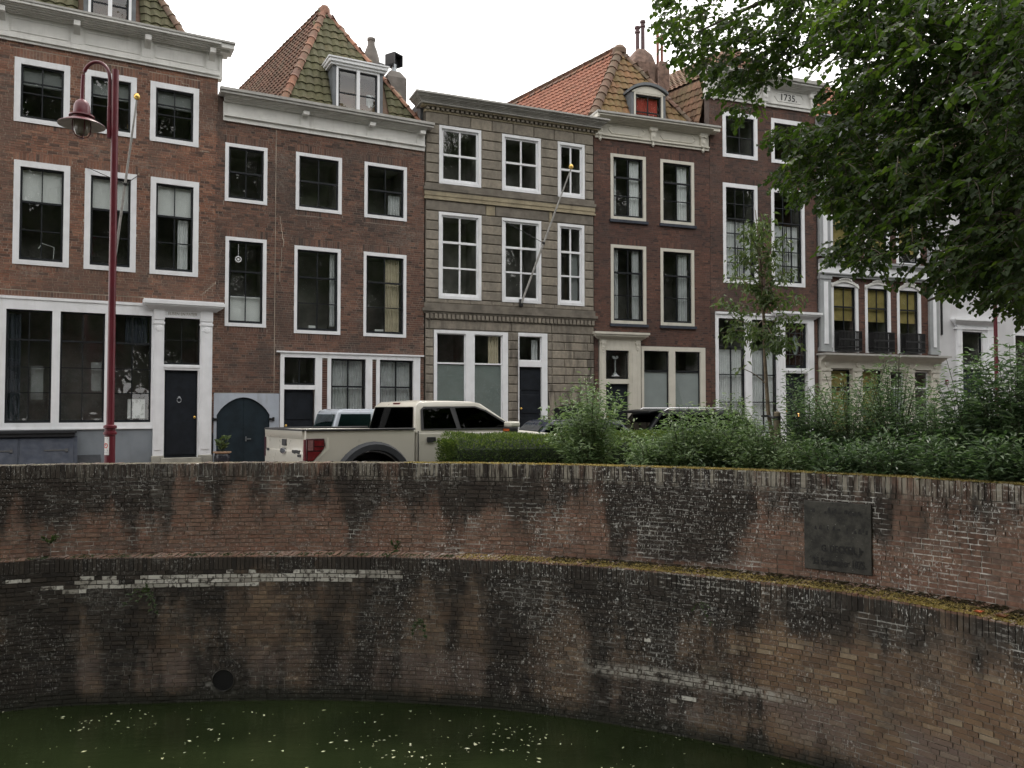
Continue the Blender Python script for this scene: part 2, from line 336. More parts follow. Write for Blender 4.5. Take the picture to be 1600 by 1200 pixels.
leaf_mat('dry_crumbs', [(.3, .28, .22), (.45, .41, .34), (.55, .51, .43)], (1, 1, .8), .9, .1)
leaf_mat('floating_leaf', [(.5, .5, .3), (.7, .69, .5), (.8, .79, .62)], (1, 1, .8), .6, .1)
leaf_mat('dead_leaf', [(.16, .07, .03), (.24, .1, .035)], (1.4, 1.2, .8), .6, .2)
leaf_mat('litter', [(.03, .026, .014), (.055, .045, .02), (.085, .07, .03)], (1, 1, .8), .9, .05)
mk('bark', (.075, .062, .045), .95, .3, 9, .8, 30)
mk('young_bark', (.15, .115, .08), .9, .3, 14, .4, 40)
mk('twig', (.06, .07, .035), .9, .3, 9)
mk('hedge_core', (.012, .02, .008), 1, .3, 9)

def water_mat():
    m, nt, pos, rnd = start('canal_water')
    k = mixc(nt, mapr(nt, noise(nt, pos, .5, 4), .3, .7), (.0095, .0145, .005), (.0185, .026, .0096))
    b = bump(nt, mth(nt, 'ADD', noise(nt, scaled(nt, pos, (2.2, 5, 1)), 1.6, 4, .55), mth(nt, 'MULTIPLY', noise(nt, pos, 9, 3), .25)), .12, .05)
    finish(nt, k, .06, b, IOR=1.33); M['canal_water'] = m
water_mat()
def emit_mat(name, c, s):
    m = bpy.data.materials.new(name); m.use_nodes = True; nt = m.node_tree; nt.nodes.clear()
    e = nd(nt, 'ShaderNodeEmission', {0: c4(c), 1: s}); nd(nt, 'ShaderNodeOutputMaterial', {0: e.outputs[0]}); M[name] = m
emit_mat('lit_bulb', (1, .5, .16), 3.0)

# ------------------------------------------------------------------ mesh helpers
class MB:
    def __init__(s): s.v = []; s.f = []; s.m = []; s.r = []
    def face(s, pts, mi=0, r=.5):
        n = len(s.v); s.v.extend(tuple(p) for p in pts); s.f.append(tuple(range(n, n + len(pts)))); s.m.append(mi); s.r.append(r)
    def box(s, x0, x1, y0, y1, z0, z1, mi=0, r=.5, X=None, skip=''):
        p = [(x, y, z) for z in (z0, z1) for x, y in ((x0, y0), (x1, y0), (x1, y1), (x0, y1))]
        if X is not None: p = [tuple(X @ Vector(q)) for q in p]
        n = len(s.v); s.v.extend(p)
        for key, q in (('b', (3, 2, 1, 0)), ('t', (4, 5, 6, 7)), ('f', (0, 1, 5, 4)), ('r', (1, 2, 6, 5)), ('k', (2, 3, 7, 6)), ('l', (3, 0, 4, 7))):
            if key in skip: continue
            s.f.append(tuple(n + i for i in q)); s.m.append(mi); s.r.append(r)
    def prism(s, pts, vec, mi=0, r=.5):
        """closed solid: polygon pts swept along vec"""
        vec = Vector(vec); a = [Vector(p) for p in pts]; b = [p + vec for p in a]
        s.face(a[::-1], mi, r); s.face(b, mi, r)
        for i in range(len(a)):
            j = (i + 1) % len(a); s.face([a[i], a[j], b[j], b[i]], mi, r)
    def rings(s, rs, mi=0, r=.5, cap=True, closed=True):
        n0 = len(s.v); k = len(rs[0])
        for ring in rs: s.v.extend(tuple(p) for p in ring)
        for i in range(len(rs) - 1):
            for j in range(k if closed else k - 1):
                a = n0 + i * k + j; b = n0 + i * k + (j + 1) % k
                s.f.append((a, b, b + k, a + k)); s.m.append(mi); s.r.append(r)
        if cap:
            s.f.append(tuple(n0 + j for j in range(k))[::-1]); s.m.append(mi); s.r.append(r)
            s.f.append(tuple(n0 + (len(rs) - 1) * k + j for j in range(k))); s.m.append(mi); s.r.append(r)
    def lathe(s, prof, c=(0, 0, 0), n=20, mi=0, axis='z', cap=True, r=.5):
        rs = []
        for rad, h in prof:
            ring = []
            for j in range(n):
                a = 2 * PI * j / n; x, y = rad * math.cos(a), rad * math.sin(a)
                p = (x, y, h) if axis == 'z' else ((x, h, y) if axis == 'y' else (h, x, y))
                ring.append((c[0] + p[0], c[1] + p[1], c[2] + p[2]))
            rs.append(ring)
        s.rings(rs, mi, r, cap)
    def tube(s, pts, rad, n=8, mi=0, r=.5):
        pts = [Vector(p) for p in pts]; rs = []
        for i, p in enumerate(pts):
            t = (pts[min(i + 1, len(pts) - 1)] - pts[max(i - 1, 0)]).normalized()
            u = t.cross(Vector((0, 0, 1)) if abs(t.z) < .95 else Vector((1, 0, 0))).normalized(); w = t.cross(u)
            q = rad[i] if isinstance(rad, (list, tuple)) else rad
            rs.append([p + (u * math.cos(2 * PI * j / n) + w * math.sin(2 * PI * j / n)) * q for j in range(n)])
        s.rings(rs, mi, r)
    def leaf(s, p, d, n, l, w, r=.5, mi=0, fold=.25, broad=False):
        sd_ = d.cross(n)
        if sd_.length < 1e-4: sd_ = d.cross(Vector((.3, .5, .8)))
        sd_.normalize(); up = sd_.cross(d)
        k = len(s.v); dz = up * (w * fold)
        if broad:
            s.v.extend((tuple(p), tuple(p + d * (.22 * l) + sd_ * (.48 * w) + dz), tuple(p + d * (.62 * l) + sd_ * (.42 * w) + dz), tuple(p + d * l - up * (.12 * l)),
                        tuple(p + d * (.62 * l) - sd_ * (.42 * w) + dz), tuple(p + d * (.22 * l) - sd_ * (.48 * w) + dz)))
            s.f.append((k, k + 1, k + 2, k + 3)); s.f.append((k, k + 3, k + 4, k + 5))
        else:
            s.v.extend((tuple(p), tuple(p + d * (.4 * l) + sd_ * (.5 * w) + dz), tuple(p + d * l - up * (.1 * l)), tuple(p + d * (.4 * l) - sd_ * (.5 * w) + dz)))
            s.f.append((k, k + 1, k + 2)); s.f.append((k, k + 2, k + 3))
        s.m += [mi, mi]; s.r += [r, r]
    def mesh(s, name, mats):
        me = bpy.data.meshes.new(name); me.from_pydata(s.v, [], s.f)
        for m in (mats if isinstance(mats, (list, tuple)) else [mats]): me.materials.append(m if not isinstance(m, str) else M[m])
        if s.f:
            me.polygons.foreach_set('material_index', s.m)
            a = me.attributes.new('rnd', 'FLOAT', 'FACE'); a.data.foreach_set('value', s.r)
        me.update(); return me
    def build(s, name, mats, parent=None, smooth=False, bev=0, weld=False, **tags):
        me = s.mesh(name, mats)
        if weld or smooth or bev:
            import bmesh
            bm = bmesh.new(); bm.from_mesh(me); bmesh.ops.remove_doubles(bm, verts=bm.verts, dist=1e-5)
            bmesh.ops.recalc_face_normals(bm, faces=bm.faces); bm.to_mesh(me); bm.free()
        o = link(name, me, parent)
        if smooth:
            me.polygons.foreach_set('use_smooth', [True] * len(me.polygons))
            me.set_sharp_from_angle(angle=R(38))
        if bev:
            md = o.modifiers.new('bevel', 'BEVEL'); md.width = bev; md.segments = 3; md.limit_method = 'ANGLE'; md.angle_limit = R(28); md.harden_normals = False
            me.polygons.foreach_set('use_smooth', [True] * len(me.polygons)); me.set_sharp_from_angle(angle=R(60))
        for k, v in tags.items(): o[k] = v
        return o
def link(name, me, parent=None, loc=None, rot=None, scl=None):
    o = bpy.data.objects.new(name, me); col.objects.link(o)
    if parent is not None: o.parent = parent
    if loc is not None: o.location = loc
    if rot is not None: o.rotation_euler = rot
    if scl is not None: o.scale = scl
    return o
def thing(name, label, cat, loc=(0, 0, 0), rz=0, group=None):
    o = link(name, None, None, loc, (0, 0, rz)); tag(o, label, cat, group); return o
def tag(o, label, cat, group=None, kind=None):
    o['label'] = label; o['category'] = cat
    if group: o['group'] = group
    if kind: o['kind'] = kind
    return o
def hull(name, pts, mat, parent, bev=.05, **tags):
    import bmesh
    bm = bmesh.new()
    for p in pts: bm.verts.new(p)
    r = bmesh.ops.convex_hull(bm, input=bm.verts)
    bmesh.ops.delete(bm, geom=[g for g in r['geom_unused'] if isinstance(g, bmesh.types.BMVert)], context='VERTS')
    bmesh.ops.dissolve_limit(bm, angle_limit=R(2), verts=bm.verts, edges=bm.edges)
    bmesh.ops.recalc_face_normals(bm, faces=bm.faces)
    me = bpy.data.meshes.new(name); bm.to_mesh(me); bm.free(); me.materials.append(M[mat])
    o = link(name, me, parent)
    me.polygons.foreach_set('use_smooth', [True] * len(me.polygons)); me.set_sharp_from_angle(angle=R(50))
    if bev:
        md = o.modifiers.new('bevel', 'BEVEL'); md.width = bev; md.segments = 3; md.limit_method = 'ANGLE'; md.angle_limit = R(20)
    return o
def text_mesh(txt, size, depth=.01, align='CENTER', squeeze=1.0, bold=0):
    cu = bpy.data.curves.new('lettering', 'FONT'); cu.body = txt; cu.size = size; cu.extrude = depth; cu.align_x = align; cu.resolution_u = 3; cu.offset = bold
    o = bpy.data.objects.new('lettering', cu); col.objects.link(o)
    dg = bpy.context.evaluated_depsgraph_get(); me = bpy.data.meshes.new_from_object(o.evaluated_get(dg))
    bpy.data.objects.remove(o)
    for v in me.vertices: v.co.x *= squeeze
    return me
_unit = {}
def unit_box(mat, r):
    """shared 1 x 1 x 1 block (0..1) carrying its own tone"""
    key = (mat, r)
    if key not in _unit:
        b = MB(); b.box(0, 1, 0, 1, 0, 1, 0, r); _unit[key] = b.mesh('block', mat)
    return _unit[key]
TONES = [0.02, .12, .22, .32, .42, .5, .58, .68, .78, .88, .98]
def tone(): return random.choice(TONES)
def spline(pts, n=24):
    P = [Vector(p) for p in pts]; P = [P[0] * 2 - P[1]] + P + [P[-1] * 2 - P[-2]]; out = []
    for i in range(1, len(P) - 2):
        a, b, c, d = P[i - 1:i + 3]
        for k in range(n):
            t = k / n
            out.append(.5 * ((2 * b) + (c - a) * t + (2 * a - 5 * b + 4 * c - d) * t * t + (3 * b - a - 3 * c + d) * t ** 3))
    out.append(P[-2]); return out
class Path:
    def __init__(s, pts):
        s.p = pts; s.l = [0]
        for a, b in zip(pts, pts[1:]): s.l.append(s.l[-1] + (b - a).length)
        s.L = s.l[-1]
    def at(s, d):
        import bisect
        i = min(max(bisect.bisect_right(s.l, d) - 1, 0), len(s.p) - 2)
        t = (d - s.l[i]) / (s.l[i + 1] - s.l[i]); a, b = s.p[i], s.p[i + 1]
        return a + (b - a) * t, (b - a).normalized()

# ------------------------------------------------------------------ the setting: water, canal walls, ground
WATER, LEDGE, TOP = -2.66, -.45, .95
UP = Path(spline([(-12.9, -20, 0), (-12.9, -8, 0), (-12.8, 2, 0), (-12.2, 6.5, 0), (-10.6, 10.4, 0), (-7.75, 12.36, 0), (-5.36, 12.95, 0), (-2.66, 13.12, 0), (.1, 12.78, 0), (2.58, 11.85, 0), (4.4, 10.72, 0), (5.75, 9.25, 0), (6.5, 7.3, 0), (6.8, 4.6, 0), (6.85, 0, 0), (6.85, -8, 0), (6.85, -20, 0)]))
LO = Path(spline([(-12.7, -20, 0), (-12.7, -8, 0), (-12.6, 2, 0), (-12.0, 6.4, 0), (-10.45, 10.25, 0), (-7.64, 12.2, 0), (-5.3, 12.62, 0), (-2.6, 12.72, 0), (.08, 12.27, 0), (2.44, 11.27, 0), (4.16, 10.1, 0), (5.36, 8.55, 0), (6.03, 6.8, 0), (6.2, 4.2, 0), (6.25, 0, 0), (6.25, -8, 0), (6.25, -20, 0)]))
wb = MB(); wb.face([(-60, -60, WATER), (60, -60, WATER), (60, 60, WATER), (-60, 60, WATER)]); wb.build('canal_water', 'canal_water', kind='structure')

gm = MB()
for i in range(len(UP.p) - 1):
    a, b = UP.p[i], UP.p[i + 1]; q = []
    for k in (i, i + 1):
        t = (UP.p[min(k + 1, len(UP.p) - 1)] - UP.p[max(k - 1, 0)]).normalized(); nn = Vector((-t.y, t.x, 0)); q.append((UP.p[k] + nn * .2, UP.p[k] + nn * 260))
    gm.face([q[0][0], q[1][0], q[1][1], q[0][1]])
gm.build('street', 'asphalt', kind='structure')
pv = MB()
pv.box(-22, 0, -2.6, 1, 0, .14); 
o = pv.build('pavement', 'pavement', kind='structure'); o.location = (2.59, 25.76, 0); o.rotation_euler = (0, 0, R(90 - 63.5))
pv = MB(); pv.box(0, 30, -2.6, 1, 0, .14)
o = pv.build('pavement', 'pavement', kind='structure'); o.location = (2.59, 25.76, 0); o.rotation_euler = (0, 0, R(90 - 70))
dk = MB(); dk.box(-12.85, 6.8, -7, .25, -3.2, .2); dk.build('quay_deck', 'quay_stone', kind='structure')
# raised planting bed behind the right half of the wall, held by a kerb
def arc_near(path, x):
    best = min((abs(p.x - x) + (0 if p.y > 3 else 99), i) for i, p in enumerate(path.p)); return path.l[best[1]]
bed = MB(); bs0, bs1 = arc_near(UP, -1.45), UP.L - 14
N = 60
for i in range(N):
    q = []
    for k in (i, i + 1):
        p, t = UP.at(bs0 + (bs1 - bs0) * k / N); nn = Vector((-t.y, t.x, 0)); wd = 2.3 if k > 3 else 1.4 + .3 * k
        q.append((p + nn * .33, p + nn * wd))
    z = .72
    up = lambda v, h: Vector((v.x, v.y, h))
    bed.face([up(q[0][0], z), up(q[1][0], z), up(q[1][1], z), up(q[0][1], z)])
    bed.face([up(q[1][1], z), up(q[1][1], 0), up(q[0][1], 0), up(q[0][1], z)])
bed.build('planting_bed', 'soil', kind='structure')

def canal_wall(name, label, path, z0, z1, thick, s0, s1, extra=None):
    root = thing(name, label, 'wall')
    ch, jl = .0655, .0125
    core = MB(); n = int((s1 - s0) / .2)
    for i in range(n):
        q = []
        for k in (i, i + 1):
            p, t = path.at(s0 + (s1 - s0) * k / n); nn = Vector((t.y, -t.x, 0)); q.append((p, p - nn * thick))
        h = lambda v, z: (v.x, v.y, z)
        core.face([h(q[0][0], z0), h(q[1][0], z0), h(q[1][0], z1 - .012), h(q[0][0], z1 - .012)])
        core.face([h(q[0][0], z1 - .012), h(q[1][0], z1 - .012), h(q[1][1], z1 - .012), h(q[0][1], z1 - .012)])
        core.face([h(q[1][1], z0), h(q[0][1], z0), h(q[0][1], z1 - .012), h(q[1][1], z1 - .012)])
    co = core.build('mortar', 'canal_mortar', root)
    items = []
    # coping: bricks on edge
    s = s0
    while s < s1:
        w = .056 + random.uniform(-.004, .004); items.append((s, w, z1 - .205 + random.uniform(-.006, .006), .205 + random.uniform(-.008, .004), thick if thick < .5 else .8, 0)); s += w + .011
    zt = z1 - .215; c = 0
    while zt > z0:
        s = s0 + (0 if c % 2 else .085) + random.uniform(0, .02); k = c % 3
        while s < s1:
            hd = (k % 2 == 0) if name == 'quay_wall' else (k % 3 == 0)
            w = (.1 if hd else .208) + random.uniform(-.009, .009)
            items.append((s, w, zt - ch + jl + random.uniform(-.0025, .0025), ch - jl + random.uniform(-.003, .002), .1, c)); s += w + jl; k += 1
        zt -= ch; c += 1
    rows = []
    for (s, w, z, h, d, c) in items:
        p, t = path.at(s + w / 2)
        if extra and extra('skip', p, z + h / 2, s): continue
        u, v, dist = proj((p.x, p.y, z))
        vis = -30 < u < 1630 and 680 < v < 1230
        if not vis and p.y < 4 and random.random() < .0: continue
        ap = w * h / dist ** 2 * (1 if vis and 20 < u < 1585 and v < 1185 else 0)
        white = bool(extra and extra('white', p, z + h / 2, s))
        pr = random.uniform(.006, .017) + (random.random() < .04) * .006
        rows.append((ap, s, w, z, h, d, p, math.atan2(t.y, t.x), pr, white, random.uniform(-.012, .012)))
    rows.sort(key=lambda q: -q[0])
    rest = MB()
    for i, (ap, s, w, z, h, d, p, a, pr, white, ja) in enumerate(rows):
        mt = 'white_brick' if white else 'canal_brick'
        ro = Euler((random.uniform(-.01, .01), 0, a + ja)).to_matrix().to_4x4()
        if i < 300:
            X = Matrix.Translation((p.x, p.y, z)) @ ro @ Matrix.Translation((-w / 2, -pr, 0))
            l, q, _ = X.decompose()
            o = link('brick', unit_box(mt, tone()), root, l, q.to_euler(), (w, d, h))
        else:
            X = Matrix.Translation((p.x, p.y, z)) @ ro
            rest.box(-w / 2, w / 2, -pr, d, 0, h, 1 if white else 0, tone(), X, 'k')
    rest.build('brickwork', ['canal_brick', 'white_brick'], root, kind='stuff')
    return root
HOLE = at(345, 1063, 12.68)
def lo_extra(q, p, z, s):
    if q == 'skip': return (Vector((p.x, p.z, 0)) - Vector((HOLE.x, 0, 0))).length < .3 and abs(z - HOLE.z) < .3 and ((p.x - HOLE.x) ** 2 + (z - HOLE.z) ** 2) < .055
    u, v, _ = proj((p.x, p.y, z)); b = 916 - (u - 130) * .042 if u < 560 else 898
    if 120 < u < 625 and b - 15 < v < b + 8: return random.random() < (.93 if u > 240 else .6) and (abs(v - b) < 10 or random.random() < .5)
    if 978 < u < 1035 and 986 < v < 1012: return random.random() < .35
    if 1030 < u < 1100 and 1075 < v < 1095: return random.random() < .25
    if 0 < u < 120 and 905 < v < 930: return random.random() < .2
    return False
sA, sB = arc_near(UP, -10.2), UP.l[-1] - 17.0
canal_wall('parapet_wall', 'upper tier of the curved canal brick wall, stained black with reddish clean patches', UP, LEDGE - .3, TOP, .34, sA, sB)
sA, sB = arc_near(LO, -10.1), LO.l[-1] - 17.0
qw = canal_wall('quay_wall', 'lower tier of the curved canal brick wall, mottled brown, rising out of the green water', LO, WATER - .5, LEDGE, .95, sA, sB, lo_extra)
# drain: iron pipe mouth with a ring of headers
p0, t0 = LO.at(arc_near(LO, HOLE.x)); nn = Vector((t0.y, -t0.x, 0)); az = math.atan2(t0.y, t0.x)
X = Matrix.Translation((p0.x, p0.y, HOLE.z)) @ Matrix.Rotation(az, 4, 'Z')
db = MB()
def ring(r, y): return [X @ Vector((r * math.cos(2 * PI * j / 28), y, r * math.sin(2 * PI * j / 28))) for j in range(28)]
db.rings([ring(.255, -.003), ring(.175, -.004), ring(.17, -.018), ring(.16, -.018)], 0, .5, False)
db.rings([ring(.16, -.018), ring(.158, -.004)], 1, .5, False)
db.face(ring(.16, -.0045)[::-1], 1)
db.build('drain_pipe', ['canal_mortar', 'iron_black'], qw)
for j in range(11):
    a = PI * (.03 + .94 * j / 10)
    XX = X @ Matrix.Rotation(-(a - PI / 2), 4, 'Y')
    l, q, _ = (XX @ Matrix.Translation((-.026, -.014, .18))).decompose()
    link('brick', unit_box('canal_brick', tone()), qw, l, q.to_euler(), (.05, .08, .1))

# stone plaque on the upper wall
pa, pb = at(1258, 838, 11.3), at(1360, 845, 10.55)
spl = arc_near(UP, 4.42); pc, pt = UP.at(spl)
# find the arc where the plaque centre ray meets the wall
best = min(((abs(proj((UP.at(d)[0].x, UP.at(d)[0].y, .2))[0] - 1309), d) for d in [UP.L * .3 + i * .02 for i in range(1200)] if UP.at(d)[0].y > 3))
pc, pt = UP.at(best[1])
zc = min((abs(proj((pc.x, pc.y, z / 100))[1] - 839), z / 100) for z in range(-60, 120))[1]
plq = thing('wall_plaque', 'square grey stone plaque with worn dark lettering set in the brick canal wall', 'plaque', (pc.x, pc.y, zc), math.atan2(pt.y, pt.x))
pw, ph = .43, .455
b = MB(); b.box(-pw, pw, -.045, .05, -ph, ph); b.build('slab', 'plaque_stone', plq, bev=.012)
def put_text(txt, size, x, y, z, parent, mat, name='lettering', depth=.004, squeeze=1.0, bold=0):
    me = text_mesh(txt, size, depth, 'CENTER', squeeze, bold); me.materials.clear(); me.materials.append(M[mat])
    return link(name, me, parent, (x, y, z), (PI / 2, 0, 0))
put_text('25 September 1875.', .13, .02, -.046, -.375, plq, 'letter_black', squeeze=.64, bold=.003)
put_text('G. DECKER, Jr', .125, .06, -.046, -.2, plq, 'letter_black', squeeze=.7, bold=.003)
for zz, x0, x1 in ((.3, -.32, .34), (.07, -.36, .38)):      # two lines worn past reading: only traces of the strokes are left
    b = MB(); x = x0
    while x < x1:
        w = random.uniform(.02, .05); h = random.uniform(.02, .07); z = zz + random.uniform(-.01, .02)
        if random.random() < .7: b.prism([(x, -.0455, z), (x + w, -.0455, z + random.uniform(-.01, .01)), (x + w * random.uniform(.6, 1), -.0455, z + h), (x + w * .2, -.0455, z + h * random.uniform(.7, 1))], (0, -.0015, 0))
        x += w + random.uniform(.0, .025)
    b.build('lettering', 'letter_worn', plq, kind='stuff')

# moss on the coping and on the ledge, dust crumbs on the left, floating flecks, weeds
def tufts(name, label, path, z, s0, s1, n, inset, mat, dens, size):
    b = MB()
    for i in range(n):
        s = random.uniform(s0, s1); p, t = path.at(s)
        if random.random() > dens((s - s0) / (s1 - s0), p): continue
        nn = Vector((t.y, -t.x, 0)); q = p + nn * random.uniform(-inset[1], -inset[0]); base = Vector((q.x, q.y, z))
        for k in range(3):
            a = random.uniform(0, 2 * PI); d = Vector((math.cos(a), math.sin(a), random.uniform(.2, 1.1))).normalized()
            b.leaf(base, d, Vector((random.random(), random.random(), 1)), size * random.uniform(.5, 1.5), size * .6, random.random())
    o = b.build(name, mat); tag(o, label, 'moss', kind='stuff'); return o
m0, m1 = arc_near(UP, -1.7), UP.l[-1] - 19
clump = lambda s: mnoise.noise(Vector((s * 2.1, 3, 1))) * .5 + .5
tufts('coping_moss', 'yellow moss and dry crumbs along the top of the upper canal wall', UP, TOP - .004, m0, m1, 24000, (-.012, .3), 'moss', lambda f, p: min(1, .35 + f * 2.2) * (.4 + .9 * clump(p.x)), .024)
tufts('coping_dust', 'pale dry crumbs on the left end of the upper canal wall', UP, TOP - .004, arc_near(UP, -9), m0, 12000, (-.004, .3), 'dry_crumbs', lambda f, p: .6, .012)
tufts('ledge_moss', 'yellow-green moss strip along the ledge between the two wall tiers', LO, LEDGE - .004, arc_near(LO, -.9), LO.l[-1] - 19, 26000, (-.01, .4), 'moss', lambda f, p: min(1, .25 + f * 2.0) * (.25 + 1.0 * clump(p.x + 5)), .026)
tufts('ledge_crumbs', 'dark moss crumbs on the left part of the ledge', LO, LEDGE - .004, arc_near(LO, -8), arc_near(LO, -.8), 2600, (0, .25), 'weed_leaf', lambda f, p: .3 + .7 * (clump(p.x * 1.7) > .5), .02)
fl = MB()
centres = [(random.uniform(-9, 5.5), random.uniform(6, 12.2)) for _ in range(46)]
for i in range(1800):
    if random.random() < .35:
        cx, cy = random.choice(centres); x, y = random.gauss(cx, .28), random.gauss(cy, .2)
    else: x, y = random.uniform(-10, 5.5), random.uniform(4, 12.4)
    a = random.uniform(0, 2 * PI); d = Vector((math.cos(a), math.sin(a), 0)); l = random.choice((.02, .02, .03, .03, .04, .05, .06, .1)) * random.uniform(.6, 1.15)
    fl.leaf(Vector((x, y, WATER + .004)), d, Vector((0, 0, 1)), l, l * .34, random.random(), 0, .05)
tag(fl.build('floating_leaves', 'floating_leaf'), 'pale leaf flecks floating on the green canal water', 'leaves', kind='stuff')
tufts('ledge_litter', 'dark moss and leaf litter lying on the back of the ledge', LO, LEDGE - .004, arc_near(LO, .5), LO.l[-1] - 19, 16000, (.12, .75), 'litter', lambda f, p: .25 + .9 * clump(p.x * 1.3 + 9), .03)
def weed(label, p, n, size, spread, hang=.2, cat='weed'):
    root = thing('wall_weed', label, cat, p); b = MB(); st = MB()
    for i in range(max(3, n // 9)):
        d = Vector((random.uniform(-1, 1), random.uniform(-1, -.2), random.uniform(-hang, 1))).normalized(); pts = [Vector((0, .02, 0)) + d * (spread * k / 4) + Vector((0, 0, -hang * .2 * (k / 4) ** 2)) for k in range(5)]
        st.tube(pts, .004, 5)
        for k in range(9):
            q = pts[min(4, 1 + k // 2)]; dd = (d + Vector((random.uniform(-1, 1), random.uniform(-1, .3), random.uniform(-.6, .8)))).normalized()
            b.leaf(q, dd, Vector((0, -.4, 1)), size * random.uniform(.6, 1.2), size * .45, random.random())
    b.build('leaves', 'weed_leaf', root); st.build('stem', 'twig', root)
weed('small green weed growing from the wall joint at the far left ledge', at(75, 852, 12.2), 40, .09, .22)
weed('trailing green weed hanging below the white-painted bricks', at(232, 925, 12.35), 80, .08, .3, .9)
weed('low dark weed on the ledge above the end of the white bricks', at(622, 862, 12.75), 36, .08, .18)
weed('small round tuft of weed on the lower wall right of the drain', at(660, 968, 12.35), 60, .07, .15, .6)
weed('flat green weed sprouting beside the ledge left of the plaque', at(1092, 945, 10.9), 40, .05, .18, .6)
def single_leaf(label, p, mat, r):
    b = MB()
    for k in range(4):
        a = k * 1.5; b.leaf(Vector((0, 0, .005)), Vector((math.cos(a), math.sin(a), .5)).normalized(), Vector((0, 0, 1)), r, r * .7, .5, 0, .3)
    o = b.build('fallen_leaf', mat); o.location = p; tag(o, label, 'leaf')
def on_ledge(u):
    d = min(((abs(proj((LO.at(k)[0].x, LO.at(k)[0].y, LEDGE))[0] - u), k) for k in [LO.L * .3 + i * .03 for i in range(900)] if LO.at(k)[0].y > 3))[1]
    p, t = LO.at(d); nn = Vector((t.y, -t.x, 0)); return Vector((p.x, p.y, LEDGE)) - nn * .12
single_leaf('bright orange dead leaf lying on the mossy ledge', on_ledge(1520), 'orange_leaf', .07)
single_leaf('dark clump of dead leaves at the right end of the ledge', on_ledge(1556), 'dead_leaf', .09)

# ------------------------------------------------------------------ house building kit (local axes: x along the facade, y into the house, z up)
HOUSES = {1: ((-12.34, 18.38), 61.1, 5.43), 2: ((-7.59, 21.0), 62.6, 5.69), 3: ((-2.54, 23.62), 67.4, 5.57), 4: ((2.59, 25.76), 70.4, 4.28),
          5: ((6.62, 27.19), 70.0, 4.37), 6: ((10.73, 28.68), 70.0, 5.56), 7: ((15.95, 30.59), 70.0, 7.9)}
def house(i, name, label):
    P, a, Ln = HOUSES[i]; h = thing(name, label, 'house', (P[0], P[1], 0), R(90 - a)); h['_w'] = 0; del h['_w']; return h, Ln
def loc_dir(i, az):
    """a horizontal world bearing (degrees from +y towards +x) in house i's local axes"""
    a = HOUSES[i][1]; d = Vector((math.sin(R(az)), math.cos(R(az)))); ex = Vector((math.sin(R(a)), math.cos(R(a)))); ey = Vector((-math.cos(R(a)), math.sin(R(a))))
    return Vector((d.dot(ex), d.dot(ey), 0))
def to_world(i, p):
    P, a, _ = HOUSES[i]; a = R(a); return Vector((P[0] + p[0] * math.sin(a) - p[1] * math.cos(a), P[1] + p[0] * math.cos(a) + p[1] * math.sin(a), p[2]))

def holes_grid(mb, x0, x1, z0, z1, ops, y0, y1, mi=0):
    xs = sorted({x0, x1, *[min(max(v, x0), x1) for o in ops for v in o[:2]]}); zs = sorted({z0, z1, *[min(max(v, z0), z1) for o in ops for v in o[2:4]]})
    for a, b in zip(xs, xs[1:]):
        for c, d in zip(zs, zs[1:]):
            mx, mz = (a + b) / 2, (c + d) / 2
            if any(o[0] < mx < o[1] and o[2] < mz < o[3] for o in ops): continue
            mb.face([(a, y0, c), (b, y0, c), (b, y0, d), (a, y0, d)], mi)
    for o in ops:
        a, b, c, d = o[:4]
        mb.face([(a, y0, c), (a, y1, c), (a, y1, d), (a, y0, d)], mi); mb.face([(b, y1, c), (b, y0, c), (b, y0, d), (b, y1, d)], mi)
        mb.face([(a, y0, d), (a, y1, d), (b, y1, d), (b, y0, d)], mi); mb.face([(a, y1, c), (a, y0, c), (b, y0, c), (b, y1, c)], mi)

